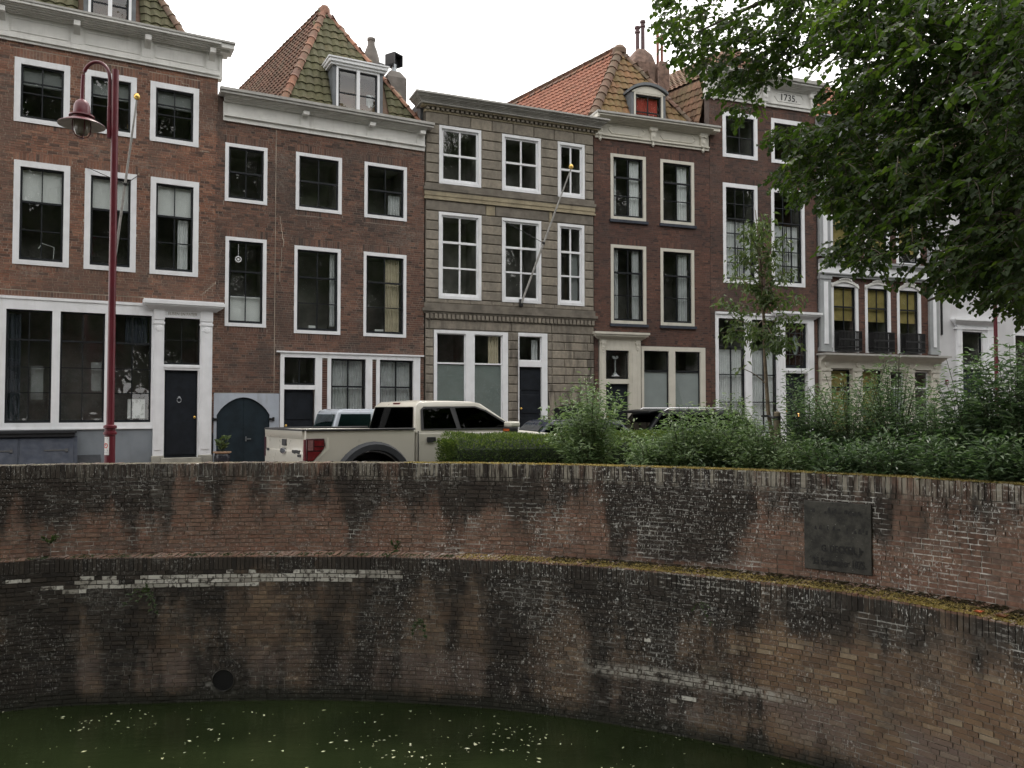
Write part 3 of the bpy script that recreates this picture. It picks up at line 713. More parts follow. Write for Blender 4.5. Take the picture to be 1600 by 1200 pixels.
def brick_wall(i, h, x0, x1, z0, z1, ops, mat, mortar, solo=0, arches=(), back=True):
    """wall part with mortar core; each brick real; the solo largest are objects"""
    w = MB(); holes_grid(w, x0, x1, z0, z1, ops, 0, .12)
    w.face([(x0, 0, z0), (x0, 0, z1), (x0, .3, z1), (x0, .3, z0)]); w.face([(x1, 0, z1), (x1, 0, z0), (x1, .3, z0), (x1, .3, z1)])
    w.face([(x0, 0, z1), (x1, 0, z1), (x1, .3, z1), (x0, .3, z1)])
    wall = w.build('wall', mortar, h)
    items = []
    for (a, b, c, d) in arches:                                   # bricks on end over and under the windows
        n = int((b - a) / .064)
        for k in range(n): items.append((a + k * (b - a) / n + .004, a + (k + 1) * (b - a) / n - .004, c, d))
    blk = list(ops) + list(arches)
    z = z0; c = 0; bh = .0615
    while z < z1 - .03:
        zm = z + bh / 2; cuts = sorted((o[0], o[1]) for o in blk if o[2] < zm < o[3]); x = x0; free = []
        for a, b in cuts:
            if a > x + .02: free.append((x, min(a, x1)))
            x = max(x, b)
        if x < x1 - .02: free.append((x, x1))
        g0 = x0 - .3 + random.uniform(0, .29); g = g0; k = random.randint(0, 1)
        while g < x1:
            wd = (.1 if k % 2 else .205) + random.uniform(-.006, .006)
            for a, b in free:
                l, r = max(g, a), min(g + wd, b)
                if r - l > .02: items.append((l, r, z + .004, z + bh - .005))
            g += wd + .0095; k += 1 if random.random() < .93 else 2
        z += bh; c += 1
    rows = []
    for (a, b, c, d) in items:
        p = to_world(i, ((a + b) / 2, 0, (c + d) / 2)); u, v, ds = proj(p)
        rows.append(((b - a) * (d - c) / ds ** 2 * (1 if 0 < u < 1600 and 0 < v < 715 else 0), a, b, c, d))
    rows.sort(key=lambda q: -q[0]); rest = MB()
    for k, (ap, a, b, c, d) in enumerate(rows):
        pr = random.uniform(.004, .008)
        if k < solo: link('brick', unit_box(mat, tone()), wall, (a, -pr, c), None, (b - a, .05, d - c))
        else: rest.box(a, b, -pr, .01, c, d, 0, tone(), None, 'k')
    rest.build('brickwork', mat, wall, kind='stuff')
    return wall

def folds(mb, x0, x1, z0, z1, y, n, amp=.022, mi=0, top_gather=None):
    k = n * 6; prev = None
    for j in range(k + 1):
        f = j / k; x = x0 + (x1 - x0) * f; yy = y + amp * math.sin(f * n * 2 * PI + .6 * math.sin(f * 9)); xt = x if top_gather is None else top_gather + (x - top_gather) * .25
        cur = ((x, yy, z0), (xt, yy, z1))
        if prev: mb.face([prev[0], cur[0], cur[1], prev[1]], mi, random.random())
        prev = cur

def window(h, x0, x1, z0, z1, cols=2, bars=(.5,), rail=0, fs=.13, ft=.14, fb=.11, frame='white_paint', sash='black_paint', covers=(), y=-.018, sw=.045, mun=.024, name='window', sill=None, room=1.3, glass='window_glass', colsx=None, fat=.5):
    """casing > sash, panes, what hangs behind them, and the dark room"""
    b = MB()
    if fs or ft or fb:
        b.box(x0, x0 + fs, y, .12, z0, z1); b.box(x1 - fs, x1, y, .12, z0, z1)
        b.box(x0 + fs, x1 - fs, y + .001, .12, z1 - ft, z1 - .001); b.box(x0 + fs, x1 - fs, y - .012, .12, z0 + .001, z0 + fb)
    else: b.box(x0, x1, .1, .12, z0, z0 + .01)
    w = b.build(name, frame, h)
    a, c, d, e = x0 + fs, x1 - fs, z0 + fb, z1 - ft
    s = MB(); s0, s1 = .035, .085
    s.box(a, a + sw, s0, s1, d, e); s.box(c - sw, c, s0, s1, d, e)
    s.box(a + sw, c - sw, s0 + .001, s1, e - sw, e); s.box(a + sw, c - sw, s0 + .001, s1, d, d + sw * 1.5)
    ia, ic, id_, ie = a + sw, c - sw, d + sw * 1.5, e - sw
    zs = [ie] + [ie - (ie - id_) * f for f in bars] + [id_]
    xs = [ia + (ic - ia) * k / cols for k in range(cols + 1)] if colsx is None else [ia] + [ia + (ic - ia) * f for f in colsx] + [ic]
    for k, zz in enumerate(zs[1:-1]):
        t = sw * fat if k == rail else mun / 2; s.box(ia, ic, s0 - (.012 if k == rail else 0), s1, zz - t, zz + t)
    for k, xx in enumerate(xs[1:-1]): s.box(xx - mun / 2, xx + mun / 2, s0 + .004, s1 - .004, id_, ie)
    s.build('sash', sash, w)
    ub = unit_box(glass, .5)
    for j in range(len(zs) - 1):
        for k in range(len(xs) - 1):
            hw, hh = xs[k + 1] - xs[k], zs[j] - zs[j + 1]
            link('pane', ub, w, (xs[k], .058, zs[j + 1]), (random.uniform(-.011, .011), 0, random.uniform(-.011, .011)), (hw, .004, hh))
    g = .06; m = MB()
    m.box(a - g, c + g, .125, room, d - .1, e + .08, 0, .5, None, 'f'); m.build('interior', 'interior', w)
    H, W = ie - id_, ic - ia
    for cv in covers:
        kind, mt, f0, f1, v0, v1 = cv[:6]; m = MB()
        q0, q1, r0, r1 = ia + W * f0, ia + W * f1, ie - H * v1, ie - H * v0
        if kind == 'blind':
            m.box(q0, q1, .135, .142, r0, r1); m.box(q0, q1, .13, .15, r0 - .018, r0); m.build('blind', mt, w)
        elif kind == 'film': m.box(q0, q1, .064, .069, r0, r1); m.build('film', mt, w)
        elif kind == 'drape':
            folds(m, q0, q1, r0, r1, .17, max(2, int((q1 - q0) / .07)), .02, 0, q0 + (q1 - q0) * cv[6]); m.build('curtain', mt, w)
        else: folds(m, q0, q1, r0, r1, .15 + .02 * random.random(), max(2, int((q1 - q0) / .075)), .02); m.build('curtain', mt, w)
    return w

def door(h, x0, x1, z0, z1, mat, panels=(), extras=True, y=.06, name='door', knob=.92, slot=None, ring=None):
    b = MB(); b.box(x0, x1, y, y + .05, z0, z1); d = b.build(name, mat, h, bev=.004)
    for (a, bb, c, e) in panels:
        W, H = x1 - x0, z1 - z0; p = MB()
        p.box(x0 + W * a, x0 + W * bb, y - .018, y + .001, z0 + H * c, z0 + H * e); p.build('door_panel', mat, d, bev=.01)
    if knob:
        p = MB(); p.lathe([(.012, -.0), (.012, -.04), (.03, -.045), (.034, -.06), (.02, -.075), (0.004, -.078)], (x0 + (x1 - x0) * knob, y, z0 + (z1 - z0) * .46), 12, 0, 'y'); p.build('knob', 'brass', d, True)
    if slot: p = MB(); p.box(x0 + (x1 - x0) * slot[0], x0 + (x1 - x0) * slot[1], y - .014, y - .001, slot[2], slot[3]); p.build('letter_slot', 'brass', d, bev=.003)
    if ring:
        p = MB(); cx, cz = ring; pts = [(cx + .05 * math.cos(t * PI / 8), y - .02, cz + .06 * math.sin(t * PI / 8)) for t in range(17)]
        p.tube(pts, .011, 8); p.lathe([(.03, 0), (.03, -.02), (.0, -.03)], (cx, y, cz + .07), 10, 0, 'y'); p.build('knocker', 'zinc_pipe', d, True)
    return d

def stack(mb, x0, x1, layers, y=0.0, mi=0, back=.1, ends=True):
    """mouldings: (z0, z1, projection) courses with returned ends"""
    for (a, b, pr) in layers:
        e = pr if ends else 0; mb.box(x0 - e, x1 + e, y - pr, back, a, b, mi)
def cyma(z0, z1, p0, p1, n=5):
    out = []
    for k in range(n):
        f = (k + .5) / n; out.append((z0 + (z1 - z0) * k / n, z0 + (z1 - z0) * (k + 1) / n, p0 + (p1 - p0) * (f * f * (3 - 2 * f))))
    return out

# tiles -------------------------------------------------------------
_tiles = {}
def tile_mesh(mat, r, tw, tl):
    key = (mat, r, tw, tl)
    if key not in _tiles: b = MB(); tile_geo(b, Matrix.Identity(4), tw, tl, r); _tiles[key] = b.mesh('tile', mat)
    return _tiles[key]
def tile_geo(b, X, tw, tl, r):
    """pantile: S-shaped cross-section, thick lower lip; x across, y up the slope, z off the roof"""
    n = 5; prof = []
    for k in range(n + 1):
        f = k / n; prof.append((tw * (f * 1.1 - .05), .05 * (.5 - .5 * math.cos(2 * PI * (f * .92 + .04))) ** .8))
    k0 = len(b.v)
    for (yy, lift) in ((0, .042), (tl * 1.12, .006)):
        for (x, z) in prof: b.v.append(tuple(X @ Vector((x, yy, z + lift))))
    for (x, z) in prof: b.v.append(tuple(X @ Vector((x, .004, z + .016))))
    for k in range(n):
        b.f.append((k0 + k, k0 + k + 1, k0 + n + 2 + k, k0 + n + 1 + k)); b.f.append((k0 + 2 * n + 2 + k, k0 + 2 * n + 3 + k, k0 + k + 1, k0 + k)); b.m += [0, 0]; b.r += [r, r]
def inside(poly, x, y):
    c = False; j = len(poly) - 1
    for i in range(len(poly)):
        (a, b), (d, e) = poly[i], poly[j]
        if (b > y) != (e > y) and x < (d - a) * (y - b) / (e - b) + a: c = not c
        j = i
    return c
def tiled(i, h, name, poly, mat, tw, tl, solo=0, cut=None, under='ridge_brown'):
    """roof slope: poly's first edge is the eave"""
    P = [Vector(p) for p in poly]; ex = (P[1] - P[0]).normalized(); nn = None
    for q in P[2:]:
        c = ex.cross(q - P[0])
        if c.length > 1e-3: nn = c.normalized(); break
    if nn.z < 0: nn = -nn
    ey = nn.cross(ex)
    b = MB(); b.prism([p - nn * .01 for p in P], -nn * .08); roof = b.build(name, under, h)
    p2 = [((p - P[0]).dot(ex), (p - P[0]).dot(ey)) for p in P]
    x0, x1 = min(q[0] for q in p2), max(q[0] for q in p2); y0, y1 = min(q[1] for q in p2), max(q[1] for q in p2)
    B = Matrix(((ex.x, ey.x, nn.x), (ex.y, ey.y, nn.y), (ex.z, ey.z, nn.z))).to_4x4(); rows = []
    y = y0; j = 0
    while y < y1:
        x = x0
        while x < x1:
            if inside(p2, x + tw / 2, y + tl * .5) and not (cut and cut(x + tw / 2, y + tl / 2)):
                o = P[0] + ex * x + ey * y; w = to_world(i, o); u, v, ds = proj(w); vis = -10 < u < 1610 and -20 < v < 400
                rows.append((vis / ds ** 2, o)); 
            x += tw
        y += tl; j += 1
    rows.sort(key=lambda q: -q[0]); rest = MB()
    for k, (ap, o) in enumerate(rows):
        rt = Euler((random.uniform(-.02, .02), random.uniform(-.02, .02), random.uniform(-.025, .025))).to_matrix().to_4x4()
        X = Matrix.Translation(o) @ B @ rt
        if k < solo: l, q, _ = X.decompose(); link('tile', tile_mesh(mat, tone(), tw, tl), roof, l, q.to_euler())
        else: tile_geo(rest, X, tw, tl, tone())
    if rest.f: rest.build('tiling', mat, roof, kind='stuff')
    return roof
def ridge(h, a, b, mat, rad=.11, step=.36, parent=None):
    a, b = Vector(a), Vector(b); d = (b - a); n = max(2, int(d.length / step)); t = d.normalized(); s = t.cross(Vector((0, 0, 1))).normalized(); up = s.cross(t)
    for k in range(n):
        m = MB(); p, q = a + d * (k / n) - t * .03, a + d * ((k + 1) / n); rs = []
        for (pp, rr) in ((p, rad * 1.12), (p + (q - p) * .16, rad * 1.08), (p + (q - p) * .2, rad * .96), (q, rad * .9)):
            rs.append([pp + s * (rr * math.cos(PI * j / 6)) + up * (rr * math.sin(PI * j / 6) * 1.05 - .02) for j in range(7)])
        m.rings(rs, 0, tone(), False, False)
        m.face([v for v in rs[0]][::-1], 0, .2); m.face(rs[-1], 0, .2)
        m.build('ridge_tile', mat, h, True)

def sides(h, i, Ln, z0, z1, mat, az, depth=7.5, gap=.02, zr=None):
    """party walls and back wall, running back along the plot"""
    d = loc_dir(i, az) * depth; b = MB()
    for x in (gap, Ln - gap):
        t = .15 if x < Ln / 2 else -.15
        b.prism([(x, .3, z0), (x + t, .3, z0), (x + t, .3, z1), (x, .3, z1)], d)
    b.prism([Vector((gap, .3, z0)) + d, Vector((Ln - gap, .3, z0)) + d, Vector((Ln - gap, .3, z1)) + d, Vector((gap, .3, z1)) + d], (0, .15, 0))
    return b.build('party_wall', mat, h)
def steps(h, x0, x1, z1, n=3, mat='stone_base'):
    b = MB()
    for k in range(n): b.box(x0 - .05 * (n - k - 1), x1 + .05 * (n - k - 1), -.26 * (n - k), .02, z1 * k / n + .004, z1 * (k + 1) / n)
    return b.build('doorstep', mat, h, bev=.01)
RIDGE_AZ = -36

exec_after = []
# ------------------------------------------------------------------ house 1: rust brick, white shopfront (left edge of the picture)
def dormer(h, i, x0, x1, y, z0, z1, deep, frame='grey_paint', sash='black_paint', roofmat='lead', cols=2, bars=(.5,), covers=(), arch=0, over=.12, white_mull=False):
    d = MB()
    for (a, b) in ((x0 - .1, x0), (x1, x1 + .1)): d.box(a, b, y, y + deep, z0, z1)
    do = d.build('dormer_cheek', 'dormer_zinc', h)
    r = MB()
    if arch:
        n = 12; prev = None
        for k in range(n + 1):
            f = k / n; x = x0 - .16 + (x1 - x0 + .32) * f; z = z1 + arch * math.sin(PI * f) ** .8
            if prev: r.prism([(prev[0], y - .1, prev[1]), (x, y - .1, z), (x, y - .1, z + .09), (prev[0], y - .1, prev[1] + .09)], (0, deep + .1, 0))
            prev = (x, z)
        f2 = MB(); f2.prism([(x0 - .1 + (x1 - x0 + .2) * k / n, y - .03, z1 - .02 + max(0, arch * math.sin(PI * k / n) ** .8)) for k in range(n + 1)], (0, .1, 0)); f2.build('dormer_pediment', frame, h)
    else:
        for (a, b, p) in ((z1, z1 + .07, over * .6), (z1 + .07, z1 + .16, over), (z1 + .16, z1 + .2, over + .03)): r.box(x0 - .1 - p, x1 + .1 + p, y - p, y + deep + .2, a, b)
    r.build('dormer_roof', roofmat if arch else frame, h)
    fl = MB()
    for s, x in ((-1, x0 - .11), (1, x1 + .11)):
        fl.prism([(x, y - .02, z0 - .12), (x + s * .16, y - .02, z0 - .14), (x + s * .16, y + deep, z1 - .1), (x, y + deep, z1)], (0, -.03, .03))
    fl.build('flashing', 'lead', h)
    if white_mull:
        m = MB(); xm = (x0 + x1) / 2; m.box(xm - .045, xm + .045, y - .03, y + .1, z0 + .05, z1 - .05); m.build('mullion', frame, h)
    return dorm_win(h, x0, x1, y, z0, z1, cols, bars, frame, sash, covers)
def dorm_win(h, x0, x1, y, z0, z1, cols, bars, frame, sash, covers):
    w = window(h, x0, x1, z0, z1, cols, bars, 99, .06, .07, .07, frame, sash, covers, -.02, .05, .03, 'dormer_window', room=.6)
    w.location = (0, y, 0); return w

h, Ln = house(1, 'brick_house', 'rust brick house with white shopfront and white panelled cornice, leftmost of the row')
W0 = [(.885, 2.025, 8.50, 10.01), (2.34, 3.475, 8.5, 10.01), (3.785, 4.93, 8.5, 10.01)]
W1 = [(.91, 2.06, 5.17, 7.60), (2.37, 3.505, 5.17, 7.6), (3.82, 4.955, 5.17, 7.6)]
ops = W0 + W1 + [(-.1, 3.95, 0, 4.42), (3.9, 5.33, 0, 4.46)]
arches = [(a - .03, b + .03, d + .005, d + .21) for a, b, c, d in W0 + W1] + [(a, b, c - .125, c - .005) for a, b, c, d in W0 + W1] + [(.2, 3.7, 4.44, 4.56)]
brick_wall(1, h, 0, Ln - .04, 2.0, 10.4, ops, 'brick_rust', 'mortar_light', 300, arches)
for k, (a, b, c, d) in enumerate(W0):
    window(h, a, b, c, d, 2, (.31, .53) if k != 1 else (.33, .55), 9, covers=[('blind', 'grey_blind', 0, 1, 0, .34)])
for k, (a, b, c, d) in enumerate(W1):
    cv = [('blind', 'white_blind', 0, 1, 0, .365)]
    if k == 2: cv.append(('curtain', 'net_curtain', .62, .93, .39, 1))
    w = window(h, a, b, c, d, 2, (.37, .69), 0, covers=cv)
    if k == 0:
        m = MB(); m.tube([(1.42, .3, 5.62), (1.5, .3, 5.75), (1.75, .32, 5.68), (1.73, .32, 5.35)], .012, 6); m.build('desk_lamp', 'net_curtain', w)
# repaired cracks: pale pointing stepping through the joints
def crack(h, pts, mat='mortar_light'):
    b = MB()
    for (x0, z0), (x1, z1) in zip(pts, pts[1:]):
        if abs(z1 - z0) < .01: b.box(min(x0, x1), max(x0, x1), -.012, 0, z0 - .008, z0 + .008)
        else: b.box(x1 - .008, x1 + .008, -.0115, 0, min(z0, z1), max(z0, z1))
    b.build('pointing_repair', mat, h)
def stairs_(x, z, n, dx, dz): return [q for k in range(n) for q in ((x + dx * k, z + dz * k), (x + dx * (k + 1), z + dz * k))] + [(x + dx * n, z + dz * n)]
crack(h, stairs_(5.02, 4.72, 6, .06, .0615)); crack(h, [(4.98, 6.06), (5.3, 6.06)]); crack(h, [(4.96, 8.42), (5.2, 8.42)]); crack(h, stairs_(4.2, 10.2, 5, .16, -.0615))
# shopfront
sh = MB()
sh.box(0, 3.95, -.03, .1, 4.12, 4.40); sh.box(0, 3.95, -.05, .1, 4.36, 4.425); sh.box(0, 3.95, -.03, .1, 1.36, 1.49); sh.box(0, 3.97, -.05, .1, 1.33, 1.365)
for a, b in ((0, .1), (.62, .815), (1.74, 1.91), (2.855, 3.03), (3.89, 3.95)): sh.box(a, b, -.029, .1, 1.49, 4.12)
shop = sh.build('shopfront', 'white_paint', h)
SW = [(.1, .62), (.815, 1.74), (1.91, 2.855), (3.03, 3.89)]
for k, (a, b) in enumerate(SW):
    cv = [('curtain', 'dark_drape', 0, .12, 0, 1)]
    if k == 1: cv = [('curtain', 'slate_blue', .0, .3, .02, 1), ('blind', 'grey_blind', .55, .85, .5, .8)]
    if k == 2: cv = [('blind', 'grey_blind', .72, .98, .45, .72)]
    if k == 3: cv = [('curtain', 'slate_blue', .3, .95, .0, .27), ('blind', 'white_blind', .4, .9, .8, .98)]
    window(h, a, b, 1.49, 4.12, 2 if k else 1, (.26, .51, .745), 0, 0, 0, 0, covers=cv, name='shop_window', mun=.02, sw=.04)
pl = MB(); pl.box(0, 3.97, -.012, .3, 0, 1.33); pl.build('plinth', 'plinth_plaster', h)
# door with pilasters and a lettered lintel
ds = MB()
for a, b in ((3.94, 4.17), (5.02, 5.31)):
    ds.box(a, b, -.09, .1, .66, 4.04); ds.box(a + .05, b - .05, -.105, -.09, .8, 3.8); ds.box(a - .015, b + .015, -.11, .1, 3.93, 3.98); ds.box(a - .01, b + .01, -.105, .1, 4.04, 4.3)
    ds.lathe([(.0, -.12), (.07, -.115), (.08, -.09)], ((a + b) / 2, 0, 3.82), 14, 0, 'y', False)
ds.box(4.17, 5.02, -.06, .1, 4.11, 4.3); ds.box(4.17, 5.02, -.075, .1, 4.1, 4.13)
stack(ds, 3.93, 5.32, cyma(4.29, 4.38, .1, .2) + [(4.38, 4.42, .23), (4.42, 4.5, .26), (4.5, 4.53, .24)])
ds.box(4.17, 5.02, -.05, .1, 2.79, 2.93); ds.box(4.17, 5.02, -.07, .1, 2.85, 2.9); ds.box(4.17, 4.2, -.03, .1, .6, 2.79); ds.box(4.98, 5.02, -.03, .1, .6, 2.79)
fr = ds.build('door_surround', 'white_paint', h)
put_text('ELISEN EN PATER', .105, 4.6, -.064, 4.165, fr, 'letter_faded', depth=.002, squeeze=.85)
for a, b in ((3.91, 4.2), (5.0, 5.34)): fb = MB(); fb.box(a, b, -.13, .05, .1, .66); fb.build('pilaster_base', 'stone_base', h, bev=.02)
window(h, 4.17, 5.02, 2.93, 4.11, 2, (.48,), 9, 0, 0, 0, name='transom', sw=.03, mun=.015, y=-.03)
door(h, 4.2, 4.98, .6, 2.79, 'door_blue', [(.06, .94, .03, .97)], slot=(.26, .66, 1.35, 1.42), ring=(4.55, 2.04))
steps(h, 4.12, 5.06, .6, 3)
# entablature
en = MB()
stack(en, 0, Ln - .02, [(10.36, 10.43, .05), (10.43, 10.47, .09), (10.47, 10.55, .07)] + [(10.55, 11.0, .03)] + cyma(11.0, 11.14, .1, .34) + [(11.14, 11.2, .38)], ends=False)
en.box(Ln - .02, Ln + .06, -.05, .2, 10.36, 11.0); en.box(Ln - .02, Ln + .3, -.36, .2, 11.08, 11.2); en.box(Ln - .02, Ln + .2, -.22, .2, 11.0, 11.08)
e1 = en.build('entablature', 'cornice_paint', h)
for x in (.62, 2.15, 3.7, 5.22):
    b = MB(); b.box(x - .13, x + .13, -.06, 0, 10.56, 10.99); b.build('frieze_block', 'cornice_paint', e1)
    b = MB(); b.box(x - .07, x + .07, -.3, -.03, 10.92, 11.04); b.prism([(x - .07, -.2, 10.92), (x - .07, -.06, 10.92), (x - .07, -.06, 10.78)], (.14, 0, 0)); b.build('bracket', 'cornice_paint', e1)
for a, b_ in ((.8, 1.97), (2.33, 3.52), (3.88, 5.04)):
    b = MB()
    for (p, q, r, s) in ((a, b_, 10.9, 10.93), (a, b_, 10.6, 10.63), (a, a + .03, 10.63, 10.9), (b_ - .03, b_, 10.63, 10.9)): b.box(p, q, -.045, -.02, r, s)
    b.build('frieze_panel', 'cornice_paint', e1)
g = MB(); g.box(-.1, Ln + .32, -.4, .25, 11.2, 11.25); g.build('gutter', 'gutter_grey', h)
# roof: front slope with dormer
tiled(1, h, 'roof', [(0, .45, 11.25), (4.75, .45, 11.25), (3.4, 2.2, 14.2), (0, 2.2, 14.2)], 'tile_green', .24, .3, 60, lambda x, y: 2.15 < x < 3.6)
r1 = loc_dir(1, RIDGE_AZ) * 7
P1, P2 = Vector((4.75, .45, 11.25)), Vector((3.4, 2.2, 14.2))
tiled(1, h, 'roof_slope', [P1, P1 + r1, P2 + r1, P2], 'tile_brown', .24, .3, 0)
ridge(h, (4.75, .4, 11.27), (3.4, 2.15, 14.22), 'ridge_brown')
dormer(h, 1, 2.39, 3.36, .47, 11.1, 12.75, 1.7, 'white_paint', white_mull=True)
sides(h, 1, Ln, 0, 11.0, 'mortar_brown', RIDGE_AZ)

# cellar hatch in front of it
ht = thing('cellar_hatch', 'slate-blue sloping cellar hatch with lead-topped ledge against the white shopfront', 'hatch', (HOUSES[1][0][0], HOUSES[1][0][1], 0), R(90 - 61.1))
b = MB(); b.prism([(.0, -.02, 0), (.0, -.02, 1.17), (.0, -.2, 1.17), (.0, -.75, .1), (.0, -.75, 0)], (2.3, 0, 0)); b.build('body', 'slate_blue', ht)
b = MB(); b.box(-.02, 2.24, -.28, -.02, 1.17, 1.25); b.box(-.02, 2.28, -.32, -.02, 1.25, 1.32); b.build('ledge', 'hatch_lead', ht, bev=.008)
sl = Vector((0, -.55, -1.07)).normalized(); nr = Vector((0, -1.07, .55)).normalized()
for a, b_ in ((.06, 1.1), (1.14, 2.22)):
    b = MB(); p = Vector((a, -.215, 1.13)); b.prism([p, p + Vector((b_ - a, 0, 0)), p + Vector((b_ - a, 0, 0)) + sl * 1.1, p + sl * 1.1], nr * .02)
    d = b.build('hatch_door', 'slate_blue', ht, bev=.004)
    b = MB(); q = p + nr * .02 + sl * .3 + Vector(((b_ - a) * .45, 0, 0)); b.prism([q, q + Vector((.42, 0, 0)), q + Vector((.42, 0, 0)) + sl * .03, q + sl * .03], nr * .012); q2 = q + Vector((.42, 0, 0)) - sl * .02
    b.prism([q2, q2 + Vector((.06, 0, 0)), q2 + Vector((.06, 0, 0)) + sl * .08, q2 + sl * .08], nr * .02); b.build('hinge', 'iron_black', d)
h2 = thing('cellar_cover', 'small black slanted cellar light cover on the grey plinth left of the lamp post', 'hatch', (HOUSES[1][0][0], HOUSES[1][0][1], 0), R(90 - 61.1))
b = MB(); b.prism([(2.3, -.02, .1), (2.3, -.02, .72), (2.3, -.42, .42), (2.3, -.42, .1)], (.5, 0, 0)); b.build('cover', 'hatch_lead', h2)

# ------------------------------------------------------------------ house 2: brown brick, pyramid roof, arched cellar door
h, Ln = house(2, 'brick_house', 'brown brick house with mossy pyramid roof, wide dormer and dark arched cellar door')
W0 = [(.16, 1.23, 7.21, 8.74), (1.98, 3.24, 7.19, 8.76), (3.885, 5.14, 7.19, 8.76)]
W1 = [(.19, 1.23, 3.96, 6.29), (1.96, 3.225, 3.85, 6.22), (3.875, 5.135, 3.85, 6.22)]
ops = W0 + W1 + [(-.05, 1.46, 0, 2.23), (1.6, 5.56, 0, 3.36)]
arches = [(a - .03, b + .03, d + .005, d + .2) for a, b, c, d in W0 + W1] + [(a - .02, b + .02, c - .13, c - .005) for a, b, c, d in W0 + W1]
brick_wall(2, h, -.08, Ln - .01, 1.2, 9.5, ops, 'brick_brown', 'mortar_brown', 300, arches)
q = MB(); q.box(1.445, 1.46, -.014, 0, 2.25, 9.28); q.build('wall_joint', 'mortar_light', h)
for k, (a, b, c, d) in enumerate(W0):
    window(h, a, b, c, d, 2, (.49,), 0, .09, .09, .09, covers=[('curtain', 'lace_curtain', .62, .98, .55, 1)] if k == 2 else [])
window(h, *W1[0], 2, (.37, .68), 0, .09, .09, .09, covers=[('blind', 'white_blind', 0, 1, .675, 1)])
window(h, *W1[1], 2, (.335, .675), 0, .08, .1, .09, covers=[('curtain', 'lace_curtain', .86, 1, 0, .96), ('blind', 'white_blind', .3, .48, .96, .985)])
window(h, *W1[2], 2, (.335, .675), 0, .08, .1, .09, covers=[('curtain', 'ochre_curtain', .52, .97, 0, 1), ('blind', 'white_blind', .25, .5, .97, .99)])
wr = MB(); pts = [(.52 + .07 * math.cos(k * PI / 8), .03, 5.72 + .07 * math.sin(k * PI / 8)) for k in range(17)]; wr.tube(pts, .014, 6); wr.lathe([(.0, .025), (.03, .03), (0, .035)], (.52, 0, 5.72), 10, 0, 'y'); wr.tube([(.52, .03, 5.79), (.52, .03, 6.12)], .004, 4)
wr.build('window_ornament', 'white_blind', h)
crack(h, stairs_(1.55, 6.95, 4, .03, -.2)); crack(h, [(1.62, 6.1), (1.62, 5.6), (1.58, 5.6), (1.58, 5.2)])
# plaster base with the arched double door
pb_ = MB(); n = 14; arch = [(.02 + 1.33 * k / n, 1.66 + .46 * math.sin(PI * k / n) ** .75) for k in range(n + 1)]
zt = 2.225
for (x0, z0), (x1, z1) in zip(arch, arch[1:]):
    pb_.face([(x0, -.015, z0), (x1, -.015, z1), (x1, -.015, zt), (x0, -.015, zt)]); pb_.face([(x0, -.015, z0), (x0, .1, z0), (x1, .1, z1), (x1, -.015, z1)])
pb_.box(-.05, .02, -.015, .1, 0, zt, skip='t'); pb_.box(1.35, 1.595, -.015, .1, 0, zt, skip='t'); pb_.face([(-.05, -.015, zt), (1.46, -.015, zt), (1.46, .02, zt), (-.05, .02, zt)])
pb_.build('plinth', 'pale_plaster', h)
for a, b_ in ((0, n // 2), (n // 2, n)):
    dm = MB(); pts = [(arch[a][0], .03, 0)] + [(arch[b_][0], .03, 0)] + [(arch[k][0], .03, arch[k][1]) for k in range(b_, a - 1, -1)]
    if a: pts = [(p[0] + .004, p[1], p[2]) if abs(p[0] - arch[a][0]) < 1e-6 else p for p in pts]
    dm.prism(pts, (0, .05, 0)); d = dm.build('cellar_door', 'barn_green', h)
    k = MB(); xh = .02 if not a else 1.35; s = 1 if not a else -1
    k.box(min(xh - s * .1, xh + s * .02), max(xh - s * .1, xh + s * .02), -.05, .03, 1.52, 1.58); k.lathe([(.03, 1.5), (.03, 1.6)], (xh - s * .09, -.04, 0), 8); k.build('hinge', 'iron_black', d)
k = MB(); k.box(.74, .88, -.0, .03, 1.02, 1.05); k.box(.74, .77, -.0, .03, .98, 1.1); k.build('handle', 'zinc_pipe', d)
# ground floor front
sf = MB()
sf.box(1.61, 5.56, -.05, .1, 3.2, 3.32); stack(sf, 1.6, 5.57, [(3.32, 3.36, .09)])
for a, b_ in ((1.61, 1.71), (2.54, 2.72), (2.87, 2.97), (3.95, 4.13), (4.25, 4.35), (5.35, 5.555)): sf.box(a, b_, -.049, .1, .5, 3.2)
sf.box(1.71, 2.54, -.04, .1, 2.34, 2.46)
for a, b_ in ((2.97, 3.95), (4.35, 5.35)): sf.box(a, b_, -.06, .1, .95, 1.08)
sf.build('shopfront', 'white_paint', h)
bb = MB()
for a, b_ in ((2.72, 2.87), (4.13, 4.25)):
    z = .5; c = 0
    while z < 3.14:
        bb.box(a + .003, b_ - .003, -.012, .1, z + .004, z + .056, 0, tone()); z += .0615
for a, b_ in ((2.97, 3.95), (4.35, 5.35)):
    z = .3; c = 0
    while z < .93:
        x = a - (c % 2) * .1
        while x < b_:
            if min(x + .2, b_) - max(x, a) > .02: bb.box(max(x, a), min(x + .2, b_), -.012, .05, z + .004, z + .056, 0, tone())
            x += .21
        z += .0615; c += 1
bb.build('brickwork', 'brick_wine', h, kind='stuff')
m = MB(); m.box(2.72, 5.4, -.002, .1, .3, 3.2); m.box(1.6, 2.72, .14, .2, 0, 3.3)
m2 = MB(); 
for a, b_ in ((2.72, 2.87), (4.13, 4.25)): m2.box(a, b_, -.004, .1, .3, 3.2)
for a, b_ in ((2.87, 4.13), (4.25, 5.56)): m2.box(a, b_, -.004, .1, 0, .95)
m2.build('pier', 'mortar_brown', h)
window(h, 1.71, 2.54, 2.46, 3.2, 2, (), 9, 0, 0, 0, name='transom', sw=.035)
